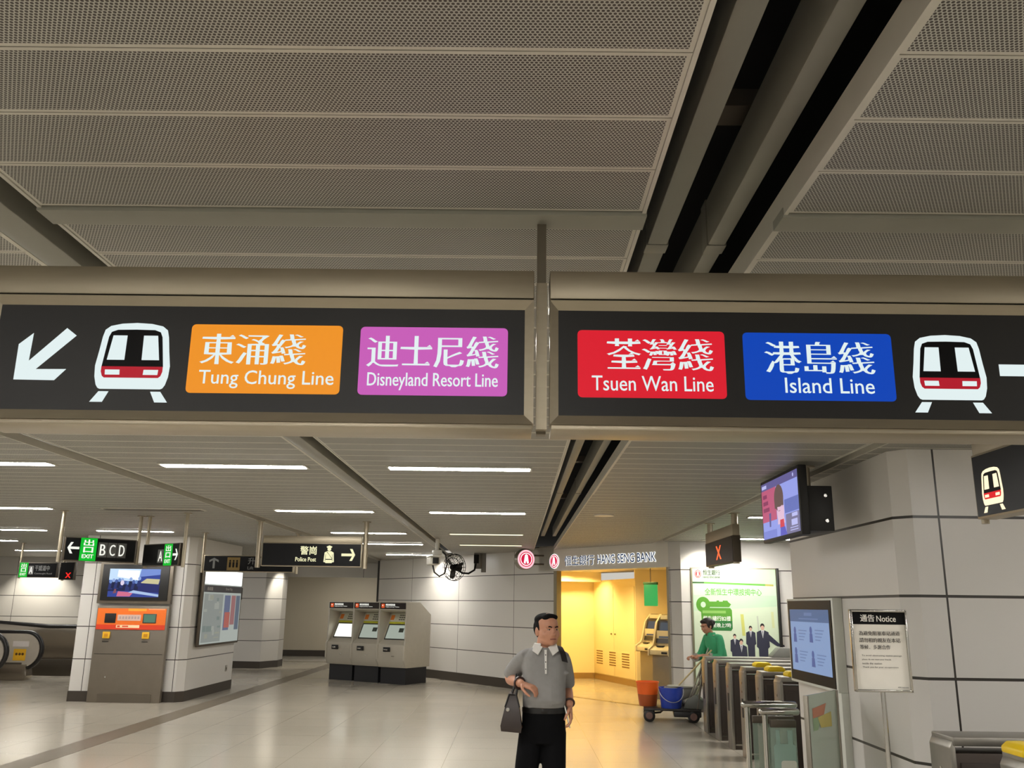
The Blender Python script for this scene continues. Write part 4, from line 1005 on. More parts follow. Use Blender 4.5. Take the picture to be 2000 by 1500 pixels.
# ------------------------------------------------------------------ escalators
esc_steel = m('escalator_steel', (158, 150, 138), .22, .85, .06, 4)
esc_dark = m('escalator_skirt', (84, 78, 70), .28, .6)
rub = m('handrail_rubber', (22, 20, 19), .4)
def balustrade(y, xe, L, label, panel, sticker=None, h=1.0, th=.16):
    """xe: where the rounded end stands; the body runs off to -x"""
    o = T('escalator_balustrade', label, 'escalator', (xe, y, 0))
    r = h * .36; zc = h - r
    arc = [(-r + r * math.cos(a), zc + r * math.sin(a)) for a in [R(90 - 12 * k) for k in range(16)]]
    ring = [(-L, h)] + arc + [(-r - .5, zc - r + .02), (-L, zc - r + .02)]
    b = MB(); b.prism([(p[0] * .96 - .02, p[1] - .0) for p in ring], 'y', -.04, th - .04, panel); b.build('panel', o)
    b = MB(); b.tube([(-L, th / 2 - .04, h + .02)] + [(x, th / 2 - .04, z + .02 * math.sin(R(90 - 12 * k))) for k, (x, z) in enumerate(arc)] + [(-r - .3, th / 2 - .04, zc - r)], .055, rub, 12); b.build('handrail', o)
    b = MB(); b.prism([(-L, 0), (-r * .7, 0), (-r * .55, .1), (-r * .7, zc - r + .06), (-L, zc - r + .06)], 'y', -.1, th + .02, esc_steel, .006); b.box(-L, -r, -.06, th - .02, zc - r + .06, zc - r + .1, chrome); b.build('skirt', o)
    if sticker:
        F = Flat(-.043); F.poly(m('esc_yellow', (232, 178, 40), .5), rrect(-r - .22, -r + .06, zc - .22, zc + .03, .01), 1); F.rect(m('esc_pale', (214, 206, 200), .5), -r - .26, -r + .1, zc + .08, zc + .2, 1)
        for k in range(3): F.poly(m('esc_ink', (96, 66, 20), .5), circ(-r - .15 + .07 * k, zc - .08, .028), 2)
        F.build('warning_sticker', o)
    return o
balustrade(19.45, -10.80, 3.2, 'rounded escalator balustrade end at the picture edge', m('esc_panel', (178, 170, 158), .3, .5))
balustrade(20.6, -10.65, 4.2, 'escalator balustrade end with a yellow warning sticker', m('esc_pale_panel', (196, 188, 174), .35, .3), True)
o = T('escalator_balustrade', 'long dark steel escalator side running behind the add-value column', 'escalator', (-11.9, 22.0, 0))
b = MB(); b.prism([(0, .1), (4.2, .1), (4.2, 1.08), (.6, 1.08), (-.6, 1.18), (-.6, .4)], 'y', 0, .2, esc_steel, .01); b.build('panel', o)
b = MB(); b.prism([(0, 0), (4.2, 0), (4.2, .42), (.3, .36)], 'y', -.14, .0, esc_dark, .006); b.build('skirt', o)
b = MB(); b.tube([(-3.2, .1, 1.75), (-1.8, .1, 1.36), (-.8, .1, 1.20), (.6, .1, 1.12), (4.2, .1, 1.12)], .055, rub, 12); b.build('handrail', o)
b = MB(); b.prism([(-3.2, 1.7), (-1.8, 1.32), (-.6, 1.16), (-.6, .4), (-3.2, .4)], 'y', .05, .15, m('esc_panel_2', (132, 124, 110), .3, .6)); b.build('panel', o)

# ------------------------------------------------------------------ camera, fan
o = T('security_camera', 'white security camera with a looping black cable hanging from the ceiling slot', 'security camera', (-1.50, 16.2, 2.52), R(18))
b = MB(); b.box(-.09, .09, -.2, .14, -.075, .06, white_paint, .02); b.prism([(-.11, .06), (.11, .06), (.1, .085), (-.1, .085)], 'y', -.24, .12, white_paint, .006); b.build('housing', o)
b = MB(); b.box(-.05, .06, -.215, -.195, -.06, .045, black, .006); b.build('lens_window', o)
b = MB(); b.tube([(.02, .12, .06), (.1, .12, .16), (.1, .12, .40)], .035, white_paint, 12); b.box(.02, .18, .04, .2, .1, .2, white_paint, .02); b.build('arm', o)
b = MB(); b.tube([(.02, .1, -.06), (.05, .08, -.2), (.14, .06, -.27), (.24, .08, -.22), (.29, .1, -.05), (.26, .12, .12), (.12, .13, .24)], .016, rub, 8, True); b.build('cable', o)

o = T('wall_fan', 'black wall fan in a round wire guard beside the bright wall patch', 'fan', (-1.40, 20.60, 2.585), R(-32))
fan_b = m('fan_black', (24, 23, 22), .8, spec=.15)
b = MB()
for r, y in ((.30, 0), (.292, -.06), (.21, -.1), (.10, -.12)): b.tube([(r * math.cos(2 * PI * k / 40), y, r * math.sin(2 * PI * k / 40)) for k in range(40)], .007, fan_b, 6, closed=True)
for k in range(24):
    c, s_ = math.cos(2 * PI * k / 24), math.sin(2 * PI * k / 24)
    b.tube([(.3 * c, 0, .3 * s_), (.292 * c, -.06, .292 * s_), (.2 * c, -.1, .2 * s_), (.05 * c, -.125, .05 * s_)], .004, fan_b, 5)
    if k % 2 == 0: b.tube([(.3 * c, 0, .3 * s_), (.24 * c, .07, .24 * s_), (.08 * c, .1, .08 * s_)], .004, fan_b, 5)
b.build('guard', o)
for k in range(3):
    a = 2 * PI * k / 3 + .3; b = MB()
    P = []
    for t, wd, tw in ((.05, .05, .05), (.12, .09, .04), (.2, .11, .025), (.26, .07, .015)):
        for sg in (-1, 1):
            P.append((t, sg * wd * .5, -.03 + sg * tw))
    rings = []
    for i in range(4):
        r0, r1 = P[2 * i], P[2 * i + 1]
        def W3(p, dy): x, w_, y = p; return (x * math.cos(a) - w_ * math.sin(a), y + dy, x * math.sin(a) + w_ * math.cos(a))
        rings.append([W3(r0, -.003), W3(r1, -.003), W3(r1, .003), W3(r0, .003)])
    b.loft(rings, m('fan_blade', (60, 57, 54), .4)); b.build('blade', o)
b = MB(); b.lathe([(0, -.13), (.05, -.125), (.06, -.06), (.075, .02), (.085, .12), (.07, .2), (.0, .22)], (0, 0, 0), 'y', fan_b); b.build('motor', o)
b = MB(); b.tube([(0, .15, -.04), (.06, .2, -.12), (.22, .24, -.13), (.34, .3, -.05), (.36, .34, .12)], .022, fan_b, 10); b.build('arm', o)
b = MB(); b.box(.30, .46, .33, .45, -.02, .36, m('fan_bracket', (120, 116, 108), .5, .3), .01); b.box(.32, .44, .29, .335, .1, .3, fan_b, .006); b.box(.44, .56, .42, .45, -.1, .34, MATS['fan_bracket'], .004); b.build('wall_bracket', o)

# ------------------------------------------------------------------ cleaning cart and what rides on it
o = T('cleaning_cart', 'low black cleaning cart on four wheels before the ticket gates', 'cart', (2.50, 15.0, 0), R(-8))
b = MB(); b.box(-.42, .48, -.28, .28, .17, .205, m('cart_deck', (44, 40, 38), .5), .01); b.box(.05, .48, -.27, .27, .08, .17, m('cart_box', (30, 29, 29), .5), .02); b.build('deck', o)
for x, y in ((-.33, -.24), (-.33, .24), (.36, -.24), (.36, .24)):
    b = MB(); b.lathe([(.03, -.03), (.075, -.03), (.092, -.02), (.092, .02), (.075, .03), (.03, .03)], (x, y, .092), 'y', rub); b.lathe([(.0, -.034), (.05, -.034), (.055, -.03), (.0, -.028)], (x, y, .092), 'y', m('wheel_hub', (112, 84, 76), .5)); b.build('wheel', o)
b = MB(); b.box(-.35, -.31, -.26, .26, .08, .11, dark_steel); b.tube([(-.33, 0, .1), (-.15, 0, .12), (-.1, 0, .17)], .015, dark_steel, 8); b.build('axle', o)
b = MB(); b.tube([(.42, -.25, .2), (.56, -.25, .95), (.56, .25, .95), (.42, .25, .2)], .016, dark_steel, 10); b.build('handle', o)
def bucket(name, label, loc, r, h, mt, rim, inner):
    o = T(name, label, 'bucket', loc)
    b = MB(); b.lathe([(0, 0), (r * .8, 0), (r * .84, .01), (r, h), (r * 1.04, h), (r * 1.04, h + .012), (r * .95, h + .012), (r * .8, .04), (0, .04)], (0, 0, 0), 'z', mt, 36); b.build('pail', o)
    b = MB(); b.tube([(r * 1.03 * math.cos(a), -r * .5 * math.sin(a) - .1 * math.sin(a) - .02, h * .93 - .26 * math.sin(a)) if False else (r * 1.03 * math.cos(a), -(r * .9 + .02) * math.sin(a) - .01, h * .95 - h * .62 * math.sin(a)) for a in [PI * k / 14 for k in range(15)]], .006, rim, 8); b.build('bail_handle', o)
    return o
bucket('bucket', 'blue mop bucket with a thin wire handle on the cleaning cart', (2.50, 14.86, .206), .19, .30, m('bucket_blue', (40, 66, 168), .35), m('bucket_wire', (196, 196, 200), .3, .6), None)
bo = T('bucket', 'orange plastic bucket standing behind the blue one on the cart', 'bucket', (2.17, 15.15, .206))
b = MB(); b.lathe([(0, 0), (.135, 0), (.14, .01), (.162, .18)], (0, 0, 0), 'z', m('bucket_orange_lower', (176, 84, 34), .5), 32); b.lathe([(.162, .18), (.18, .36), (.19, .36), (.19, .375), (.172, .375), (.15, .18), (.13, .03), (0, .03)], (0, 0, 0), 'z', m('bucket_orange', (246, 104, 26), .4), 32); b.build('pail', bo)  # lower part of the pail is a darker orange
bt = T('cloth_pile', 'folded grey cleaning cloths lying in the blue bucket', 'cloths', (2.51, 14.87, .47))
b = MB(); b.box(-.11, .08, -.08, .1, .0, .05, m('cloth_grey', (150, 146, 130), .8), .02); b.box(-.06, .13, -.06, .09, .05, .08, m('cloth_pale', (186, 182, 166), .8), .02); b.build('cloths', bt)
def mop(name, label, p0, p1, mt, head=None):
    o = T(name, label, name.replace('_', ' '), p0); v = Vector(p1) - Vector(p0)
    b = MB(); b.tube([(0, 0, 0), tuple(v)], .014, mt, 10, True); b.build('handle', o)
    d = v.normalized()
    b = MB(); b.ell(tuple(d * -.02), (.09, .07, .06), head or m('mop_grey', (120, 116, 104), .9)); b.build('head', o)
mop('mop', 'pale wooden mop handle leaning out of the blue bucket', (2.56, 14.94, .46), (3.12, 14.62, 1.10), m('mop_wood', (206, 188, 140), .5))
mop('broom', 'grey broom handle leaning beside the mop over the cart', (2.78, 14.9, .30), (3.12, 14.75, 1.16), m('broom_grey', (150, 146, 130), .4, .4))
mop('squeegee', 'thin metal squeegee pole leaning beside the broom over the cart', (2.84, 15.06, .30), (3.20, 14.86, 1.10), m('squeegee_metal', (168, 162, 150), .35, .6))
o = T('dustpan', 'grey plastic dustpan standing at the gate end of the cart', 'dustpan', (2.86, 14.82, .206), R(-20))
b = MB(); b.prism([(-.16, 0), (.14, 0), (.17, .10), (.04, .22), (-.1, .14)], 'y', -.12, .12, m('dustpan_grey', (84, 86, 80), .5), .015); b.tube([(.03, 0, .2), (.10, 0, .34), (.16, 0, .38)], .02, m('dustpan_olive', (130, 130, 104), .6), 8, True); b.build('pan', o)
o = T('crate', 'grey plastic crate at the back of the cleaning cart', 'crate', (2.76, 15.2, .206))
b = MB(); b.prism([(-.2, 0), (.2, 0), (.23, .3), (-.23, .3)], 'y', -.08, .08, m('crate_grey', (120, 118, 108), .5), .012); b.box(-.245, .245, -.115, .115, .28, .31, m('crate_rim', (140, 138, 126), .5), .006); b.build('tub', o)

o = T('wall_socket', 'small grey socket plate low on the side of the column with the map case', 'socket', (-5.936, 18.95, .42), R(90 - .9))
b = MB(); b.box(-.05, .05, -.012, .0, -.05, .07, m('socket_grey', (150, 146, 136), .5), .004); b.build('plate', o)
b = MB(); b.box(-.025, .025, -.016, -.011, -.02, .03, dark_steel, .003); b.build('outlet', o)

# ------------------------------------------------------------------ people
def remeshed(mb, name, parent, voxel, smooth=4, mt=None):
    """melt the collected shapes into one continuous skin"""
    me = bpy.data.meshes.new(name); mb.bm.to_mesh(me); mb.bm.free()
    ob = bpy.data.objects.new(name, me)
    md = ob.modifiers.new('r', 'REMESH'); md.mode = 'VOXEL'; md.voxel_size = voxel
    if smooth: sm = ob.modifiers.new('s', 'SMOOTH'); sm.iterations = smooth; sm.factor = .5
    ev, dg = _eval_curve(ob)
    out = bpy.data.meshes.new_from_object(ev); bpy.data.objects.remove(ob); bpy.data.meshes.remove(me)
    out.name = name; out.materials.clear(); out.materials.append(mt or mb.mats[0])
    out.polygons.foreach_set('use_smooth', [True] * len(out.polygons)); out.polygons.foreach_set('material_index', [0] * len(out.polygons))
    o = bpy.data.objects.new(name, out); COL.objects.link(o); o.parent = parent
    return o
def lp(P, n=4):
    """resample a joint path into a smooth one"""
    P = [Vector(p) for p in P]; out = []
    for i in range(len(P) - 1):
        p0, p1, p2, p3 = P[max(i - 1, 0)], P[i], P[i + 1], P[min(i + 2, len(P) - 1)]
        for k in range(n):
            t = k / n
            out.append(.5 * ((2 * p1) + (p2 - p0) * t + (2 * p0 - 5 * p1 + 4 * p2 - p3) * t * t + (3 * p1 - p0 - 3 * p2 + p3) * t ** 3))
    out.append(P[-1]); return out
def lv(v, n=4):
    out = []
    for a, c in zip(v, v[1:]): out += [a + (c - a) * k / n for k in range(n)]
    return out + [v[-1]]
def oval(c, rx, ry, n=28, p=2.3):
    out = []
    for k in range(n):
        a = 2 * PI * k / n; ca, sa = math.cos(a), math.sin(a)
        out.append(Vector((c[0] + rx * abs(ca) ** (2 / p) * (1 if ca > 0 else -1), c[1] + ry * abs(sa) ** (2 / p) * (1 if sa > 0 else -1), c[2])))
    return out
def rings_loft(mb, rs, mt, off=0.):
    mb.loft([oval((r[1], r[2], r[0]), r[3] + off, r[4] + off) for r in rs], mt)
def hand(mb, wrist, d, palm_n, thumb, curl, mt, s=1.):
    """palm and five fingers; d: pointing direction, palm_n: where the palm faces, thumb: side the thumb is on"""
    d = Vector(d).normalized(); pn = Vector(palm_n); pn = (pn - d * pn.dot(d)).normalized(); t = Vector(thumb); t = (t - d * t.dot(d) - pn * t.dot(pn)).normalized()
    w = Vector(wrist)
    M = Matrix((t, d, pn)).transposed()
    for q, r in ((.03, (.030, .03, .017)), (.06, (.038, .034, .015)), (.08, (.040, .022, .014))): mb.ell(w + d * q * s, (r[0] * s, r[1] * s, r[2] * s), mt, M.to_quaternion())
    for k, (off, L) in enumerate(((.029, .066), (.010, .074), (-.010, .069), (-.028, .054))):
        b0 = w + d * .088 * s + t * off * s; P = [b0 - d * .02 * s, b0]; a = 0; p = b0.copy()
        for j, f in enumerate((.45, .32, .23)):
            a += curl * (.7 + .3 * j) * (1 + .1 * k); p = p + (d * math.cos(a) + pn * math.sin(a)) * L * f * s; P.append(p.copy())
        mb.tube(P, [.0085 * s, .0088 * s, .0082 * s, .0075 * s, .0062 * s], mt, 8, True)
    b0 = w + d * .025 * s + t * .026 * s
    mb.tube([b0, b0 + (t * .8 + d * .6 + pn * .3) * .032 * s, b0 + (t * .8 + d * 1.5 + pn * .8) * .036 * s, b0 + (t * .6 + d * 2.3 + pn * 1.3) * .033 * s], [.013 * s, .011 * s, .0095 * s, .0075 * s], mt, 8, True)
def head_shapes(mb, M, mt):
    def e(c, r, rot=None): mb.merge(*_ell(c, r), M) if False else mb.ell(M @ Vector(c), r, mt, M.to_quaternion())
    e((0, .012, .035), (.076, .094, .082)); e((0, -.022, -.03), (.070, .073, .075)); e((0, -.05, -.082), (.036, .032, .030)); e((0, -.02, -.072), (.064, .060, .042))
    for s in (-1, 1):
        e((s * .040, -.062, -.032), (.026, .022, .026)); e((s * .079, .012, -.012), (.010, .021, .032)); e((s * .03, -.084, .022), (.026, .012, .009)); e((s * .013, -.094, -.036), (.010, .011, .009))
    e((0, -.090, -.012), (.011, .014, .028)); e((0, -.103, -.032), (.014, .014, .012))
    e((0, -.084, -.062), (.026, .012, .007)); e((0, -.082, -.073), (.022, .012, .007))
def face_parts(root, M, hairmat, skin, lipmat):
    q = M.to_quaternion()
    for s in (-1, 1):
        b = MB(); b.ell(M @ Vector((s * .030, -.0835, .002)), (.0125, .0065, .0046), m('eye_white', (150, 138, 126), .35), q, 14, 10); b.ell(M @ Vector((s * .030 + .002, -.0882, .002)), (.0056, .0032, .0046), m('eye_dark', (28, 20, 16), .2), q, 10, 8); b.build('eye', root)
        b = MB(); b.tube([M @ Vector(p) for p in ((s * .014, -.098, .019), (s * .03, -.0985, .0245), (s * .047, -.086, .020))], [.0035, .0045, .0025], hairmat, 8, True); b.build('eyebrow', root)
    b = MB(); b.tube([M @ Vector(p) for p in ((-.022, -.0905, -.068), (0, -.0968, -.0665), (.022, -.0905, -.068))], [.003, .0055, .003], lipmat, 8, True); b.build('lips', root)

skin_m = m('skin_tan', (190, 136, 108), .5, 0, .06, 30)
hair_m = m('hair_black', (18, 15, 14), .85, 0, .1, 60, spec=.15)
lip_m = m('lips_brown', (140, 82, 68), .5)
polo = m('polo_grey', (136, 134, 132), .85, 0, .08, 26, bump=.25)
white_cloth = m('collar_white', (222, 220, 214), .8)
trouser = m('trousers_black', (14, 14, 16), .9, 0, .12, 20, bump=.2, spec=.1)
leather = m('leather_black', (18, 16, 15), .5)

# the man walking towards the viewer
man = T('person', 'man in a grey polo shirt and black trousers walking with a bag on his arm', 'person', (.20, 6.35, 0))
HM = Matrix.Translation((.022, -.03, 1.590)) @ Matrix.Rotation(R(26), 4, 'Z') @ Matrix.Rotation(R(-2), 4, 'X') @ Matrix.Diagonal((.95, .93, .90, 1))
TORSO = [(.92, -.0, .01, .150, .112), (1.0, .0, .0, .158, .122), (1.07, .0, -.012, .156, .134), (1.14, .0, -.028, .158, .146), (1.21, .0, -.026, .157, .145), (1.28, .0, -.014, .160, .134), (1.35, .002, -.004, .166, .122), (1.41, .004, .006, .166, .105), (1.45, .006, .012, .135, .088), (1.475, .008, .014, .092, .074), (1.495, .008, .014, .062, .062)]
TORSO = [(z, x + .002, y, rx * .93, ry) for z, x, y, rx, ry in TORSO]
armR = [(-.128, .012, 1.405), (-.188, .07, 1.335), (-.228, .12, 1.262), (-.198, .0, 1.250), (-.156, -.13, 1.245)]
armRr = [.050, .047, .041, .037, .026]
armL = [(.128, .012, 1.40), (.150, .085, 1.30), (.163, .15, 1.205), (.170, .06, 1.155), (.174, -.03, 1.105)]
armLr = [.050, .047, .041, .036, .025]
legR = [(-.082, .0, .94), (-.112, -.03, .71), (-.135, -.02, .50), (-.155, .05, .28), (-.16, .11, .10)]
legL = [(.070, .0, .94), (.068, -.05, .71), (.066, -.085, .50), (.062, -.07, .28), (.062, -.05, .10)]
b = MB(); rings_loft(b, TORSO, skin_m, -.016)
b.tube([(.008, .02, 1.42), (.010, .008, 1.49), (.016, -.005, 1.56)], [.066, .060, .058], skin_m, 20)
head_shapes(b, HM, skin_m)
for A, r in ((armR, armRr), (armL, armLr)): b.tube(lp(A), lv(r), skin_m, 16, True)
for A in (legR, legL): b.tube(lp(A), lv([.078, .068, .052, .048, .036]), skin_m, 16, True)
hand(b, (-.156, -.13, 1.245), (.80, -.48, -.22), (-.1, .3, -1), (.1, -1, .25), .5, skin_m, 1.0)
hand(b, (.174, -.03, 1.105), (.10, -.30, -1), (-1, .1, 0), (-.1, -1, .1), .38, skin_m, 1.0)
remeshed(b, 'body', man, .0045, 3, skin_m)
face_parts(man, HM, hair_m, skin_m, lip_m)
def hair_cap(M, parent, shapes, mt, vox=.005):
    b = MB()
    for c, r in shapes: b.ell(M @ Vector(c), r, mt, M.to_quaternion())
    return remeshed(b, 'hair', parent, vox, 3, mt)
hair_cap(HM, man, (((0, .03, .078), (.078, .080, .046)), ((0, .055, .02), (.078, .058, .085)), ((-.073, .015, .026), (.009, .034, .042)), ((.073, .015, .026), (.009, .034, .042)), ((0, -.036, .098), (.058, .036, .022)), ((-.03, -.045, .092), (.03, .026, .02)), ((.032, -.042, .094), (.03, .028, .02))), hair_m)
b = MB(); rings_loft(b, [(1.088,) + tuple(TORSO[2][1:])] + [r for r in TORSO[3:-1]], polo)
for A, r in ((armR, .0), (armL, .0)):
    s0 = -1 if A is armR else 1
    P = [Vector((s0 * .06, .014, 1.425)), Vector((s0 * .10, .012, 1.418))] + lp(A[:3])[:8]
    b.tube(P, [.040, .050, .056, .058, .060, .061, .061, .062, .062, .063][:len(P)], polo, 18)
for z, x, y in ((1.105, -.04, -.138), (1.14, .03, -.155), (1.18, -.07, -.152), (1.12, .05, -.155), (1.24, -.12, -.08), (1.3, .1, -.09)): b.tube([(x - .06, y + .025, z - .01), (x, y + .005, z), (x + .06, y + .025, z + .012)], .012, polo, 8, True)
remeshed(b, 'polo_shirt', man, .007, 4, polo)
b = MB()   # collar: stand and two points
def collar(mb, c, r0, r1, z0, z1, th, mt, gap=.5):
    A = [PI * 1.5 + gap + (2 * PI - 2 * gap) * k / 20 for k in range(21)]
    rin = [[Vector((c[0] + r * math.cos(a), c[1] + r * .95 * math.sin(a), z)) for a in A] for r, z in ((r1, z1), (r0, z0), (r0 + th, z0), (r1 + th, z1))]
    t = bmesh.new(); V = [[t.verts.new(p) for p in r] for r in rin]
    for i in range(4):
        for k in range(20): t.faces.new((V[i][k], V[i][k + 1], V[(i + 1) % 4][k + 1], V[(i + 1) % 4][k]))
    for k in (0, 20): t.faces.new([V[i][k] for i in range(4)])
    mb.merge(t, mt)
collar(b, (.008, .010), .084, .066, 1.462, 1.502, .008, white_cloth, .42)
for s in (-1, 1):
    P = [(.008 + s * .018, -.066, 1.478), (.008 + s * .075, -.045, 1.498), (.008 + s * .088, -.078, 1.452), (.008 + s * .048, -.108, 1.425)]
    n = Vector((s * .25, -.9, .35)) * .008
    b.loft([[Vector(p) + n for p in P], [Vector(p) for p in P]], white_cloth)
b.build('collar', man)
b = MB(); b.loft([[(.000, -.098, 1.462), (.016, -.098, 1.462), (.015, -.147, 1.31), (.003, -.147, 1.31)], [(.000, -.108, 1.462), (.016, -.108, 1.462), (.015, -.153, 1.31), (.003, -.153, 1.31)]], white_cloth)
for z, y in ((1.43, -.122), (1.385, -.135), (1.34, -.148)): b.ell((.008, y, z), (.004, .003, .004), m('button_dark', (60, 58, 56), .4), None, 10, 8)
b.build('placket', man)
b = MB(); b.loft([oval((0, -.010, 1.055), .147, .134), oval((0, -.010, 1.088), .146, .136)], leather); b.box(-.022, .022, -.146, -.138, 1.057, 1.086, m('buckle_dark', (40, 38, 36), .4, .6), .004); b.build('belt', man)
b = MB(); rings_loft(b, [(.86, 0, .005, .144, .112), (.94, 0, .004, .150, .122), (1.0, 0, -.002, .147, .130), (1.075, 0, -.009, .144, .132)], trouser)
for A in (legR, legL): b.tube(lp([(A[0][0], A[0][1], .93)] + A[1:]), lv([.084, .080, .070, .066, .064]), trouser, 18)
remeshed(b, 'trousers', man, .008, 4, trouser)
for (x, y) in ((-.16, .11), (.062, -.05)):
    b = MB(); b.loft([oval((x, y - .035, z), rx, ry, 24, 2.6) for z, rx, ry in ((.0, .046, .13), (.022, .050, .135), (.05, .047, .125), (.08, .042, .09), (.105, .04, .055))], leather); b.build('shoe', man)
for c, d, r in (((-.166, -.10, 1.246), (.32, -.95, -.04), .036), ((.173, -.012, 1.114), (.04, -.85, -.5), .033)):
    d = Vector(d).normalized(); u = d.orthogonal().normalized(); v = d.cross(u)
    b = MB(); b.tube([Vector(c) + (u * math.cos(2 * PI * k / 20) + v * math.sin(2 * PI * k / 20)) * r for k in range(20)], .0075, m('bracelet_dark', (52, 34, 30), .35), 8, closed=True); b.build('bracelet', man)
# the things he carries
o = T('handbag', 'dark brown leather handbag hanging from the forearm of the man in grey', 'handbag', (.20, 6.35, 0))
bag = m('bag_brown', (48, 38, 33), .45, 0, .1, 20)
b = MB(); b.loft([[Vector(p) for p in r] for r in (
    [(-.285, -.19, .950), (-.155, -.19, .940), (-.150, .14, .940), (-.280, .14, .950)], [(-.290, -.20, .985), (-.150, -.20, .975), (-.146, .15, .975), (-.286, .15, .985)],
    [(-.262, -.17, 1.10), (-.168, -.17, 1.10), (-.166, .11, 1.10), (-.258, .11, 1.10)], [(-.234, -.13, 1.175), (-.186, -.13, 1.175), (-.186, .07, 1.175), (-.232, .07, 1.175)])], bag)
b.build('bag_body', o)
for x in (-.228, -.192):
    b = MB(); b.tube(lp([(x, -.11, 1.15), (-.19 + (x + .21) * .6, -.09, 1.22), (-.184 + (x + .21) * .3, -.05, 1.295), (-.19 + (x + .21) * .6, -.01, 1.22), (x, .04, 1.15)]), .007, leather, 8); b.build('strap', o)
b = MB(); b.lathe([(.0, -.006), (.012, -.005), (.012, .0), (0, .002)], (-.243, -.186, 1.085), 'y', chrome, 16); b.build('clasp', o)
b = MB(); b.tube([(-.262, -.178, 1.10), (-.236, -.14, 1.176), (-.190, -.14, 1.176), (-.166, -.178, 1.10)], .005, leather, 8); b.build('piping', o)
o = T('shoulder_bag', 'black bag slung behind the far shoulder of the man in grey', 'bag', (.20, 6.35, 0))
b = MB(); b.box(-.02, .185, .165, .27, 1.0, 1.40, m('bag_black', (24, 20, 20), .7), .04); b.build('bag_body', o)
b = MB(); b.loft([[Vector(p) for p in ((x0, y - w, z), (x0 + .04, y - w, z - .01), (x0 + .04, y + w, z - .01), (x0, y + w, z))] for x0, y, z, w in ((.105, .15, 1.36, .02), (.098, .12, 1.44, .02), (.088, .06, 1.487, .014), (.092, .0, 1.482, .012), (.105, -.06, 1.455, .01), (.12, -.10, 1.39, .01))], MATS['bag_black']); b.build('strap', o)
o = T('smartphone', 'pale edged phone in the lowered hand of the man in grey', 'phone', (.20, 6.35, 0))
b = MB(); b.box(-.004, .004, -.035, .035, -.07, .07, m('phone_white', (226, 224, 218), .35), .003); q = b.build('case', o)
q.location = (.155, -.065, 1.035); q.rotation_euler = (R(14), R(-14), 0)

# the cleaner behind the gates
wo = T('person', 'cleaner in a green smock with tied dark hair bending behind the first ticket gate', 'person', (3.25, 14.78, 0), R(-66))
green = m('smock_green', (66, 168, 116), .8, 0, .1, 20, bump=.2)
WM = Matrix.Translation((0, -.185, 1.475)) @ Matrix.Rotation(R(16), 4, 'X') @ Matrix.Diagonal((.98, .98, .98, 1))
WT = [(.78, 0, .03, .155, .12), (.90, 0, .03, .16, .125), (1.0, 0, .015, .155, .125), (1.1, 0, -.01, .16, .13), (1.2, 0, -.045, .17, .125), (1.28, 0, -.075, .165, .105), (1.33, 0, -.10, .125, .085), (1.355, 0, -.115, .07, .06)]
aR = [(-.165, -.07, 1.29), (-.215, -.10, 1.15), (-.225, -.16, 1.02), (-.185, -.28, .98), (-.13, -.40, 1.0)]
aL = [(.165, -.07, 1.29), (.215, -.08, 1.15), (.235, -.12, 1.02), (.20, -.26, 1.0), (.14, -.38, 1.03)]
lR = [(-.085, .03, .86), (-.09, .0, .65), (-.09, -.02, .46), (-.09, .02, .25), (-.09, .04, .09)]
lL = [(.085, .03, .86), (.10, .04, .65), (.10, .06, .46), (.10, .10, .25), (.10, .12, .09)]
b = MB(); rings_loft(b, WT, skin_m, -.015); b.tube([(0, -.09, 1.30), (0, -.13, 1.37), (0, -.165, 1.44)], [.06, .052, .05], skin_m, 18); head_shapes(b, WM, skin_m)
for A in (aR, aL): b.tube(lp(A), lv([.046, .043, .038, .034, .025]), skin_m, 14, True)
for A in (lR, lL): b.tube(lp(A), lv([.075, .065, .05, .046, .035]), skin_m, 14, True)
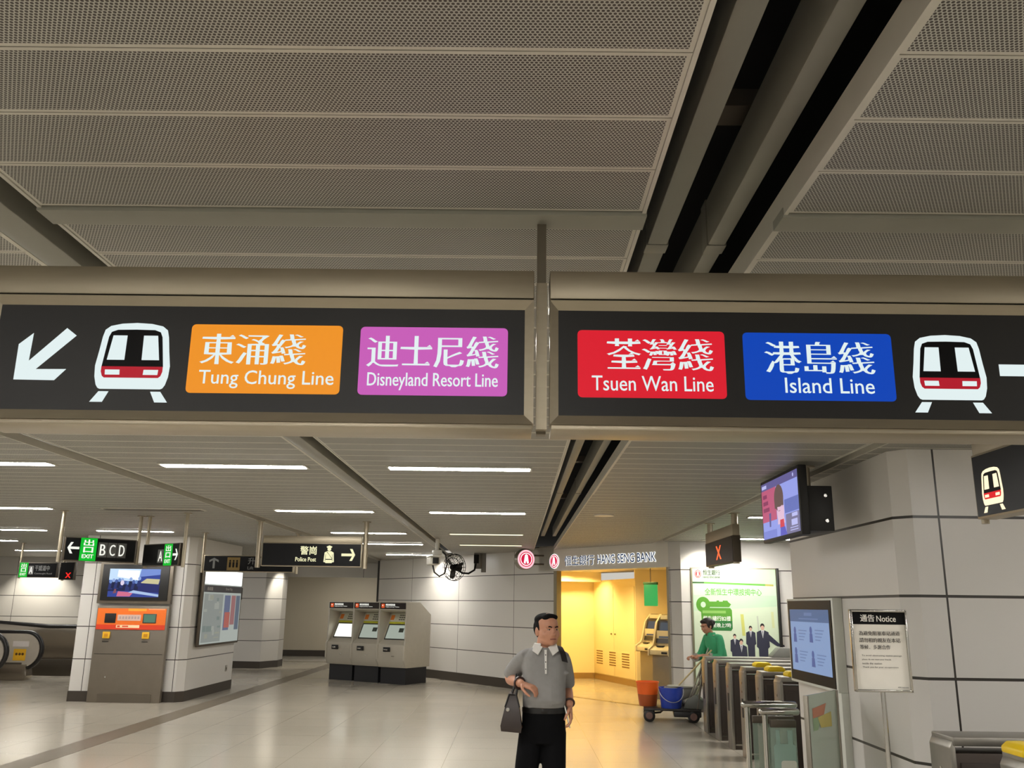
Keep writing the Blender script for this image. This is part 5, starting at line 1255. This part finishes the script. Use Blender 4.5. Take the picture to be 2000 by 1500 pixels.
hand(b, (-.13, -.40, 1.0), (.3, -1, -.1), (.3, .1, -1), (1, .3, .2), .7, skin_m, .95); hand(b, (.14, -.38, 1.03), (-.3, -1, -.1), (-.3, .1, -1), (-1, .3, .2), .7, skin_m, .95)
remeshed(b, 'body', wo, .006, 3, skin_m)
face_parts(wo, WM, hair_m, skin_m, lip_m)
hair_cap(WM, wo, (((0, .022, .062), (.084, .098, .064)), ((0, .058, .01), (.08, .06, .09)), ((-.074, .005, .02), (.014, .045, .055)), ((.074, .005, .02), (.014, .045, .055)), ((0, -.05, .082), (.06, .042, .032)), ((0, .125, .02), (.048, .045, .048))), m('hair_dark_brown', (36, 26, 22), .55, 0, .1, 60))
b = MB(); rings_loft(b, WT[:-1], green)
for A in (aR, aL): P = [Vector((A[0][0] * .35, -.08, 1.305)), Vector((A[0][0] * .7, -.075, 1.30))] + lp(A)[:14]; b.tube(P, [.045, .056] + [.063] * (len(P) - 2), green, 16)
remeshed(b, 'smock', wo, .008, 4, green)
b = MB(); collar(b, (0, -.115), .085, .066, 1.325, 1.375, .01, green, .3); b.build('collar', wo)
for A in (aR, aL):
    P = lp(A); b = MB(); b.tube(P[12:14], [.067, .067], m('cuff_grey', (160, 158, 148), .8), 16); b.build('cuff', wo)
b = MB(); rings_loft(b, [(.72, 0, .03, .14, .11), (.80, 0, .03, .148, .115), (.88, 0, .03, .15, .115)], trouser)
for A in (lR, lL): b.tube(lp(A), lv([.088, .08, .07, .064, .062]), trouser, 16)
remeshed(b, 'trousers', wo, .01, 4, trouser)
for (x, y) in ((-.09, .04), (.10, .12)):
    b = MB(); b.loft([oval((x, y - .03, z), rx, ry, 22, 2.6) for z, rx, ry in ((.0, .044, .12), (.022, .048, .124), (.05, .044, .115), (.08, .04, .08), (.10, .038, .05))], leather); b.build('shoe', wo)

# ------------------------------------------------------------------ world and view
w = bpy.data.worlds.new('world'); w.use_nodes = True; SC.world = w
w.node_tree.nodes['Background'].inputs[0].default_value = (1, .95, .85, 1); w.node_tree.nodes['Background'].inputs[1].default_value = .6
SC.view_settings.view_transform = 'Standard'; SC.view_settings.look = 'None'; SC.view_settings.gamma = 1; SC.view_settings.use_curve_mapping = False
SC.view_settings.exposure = 0
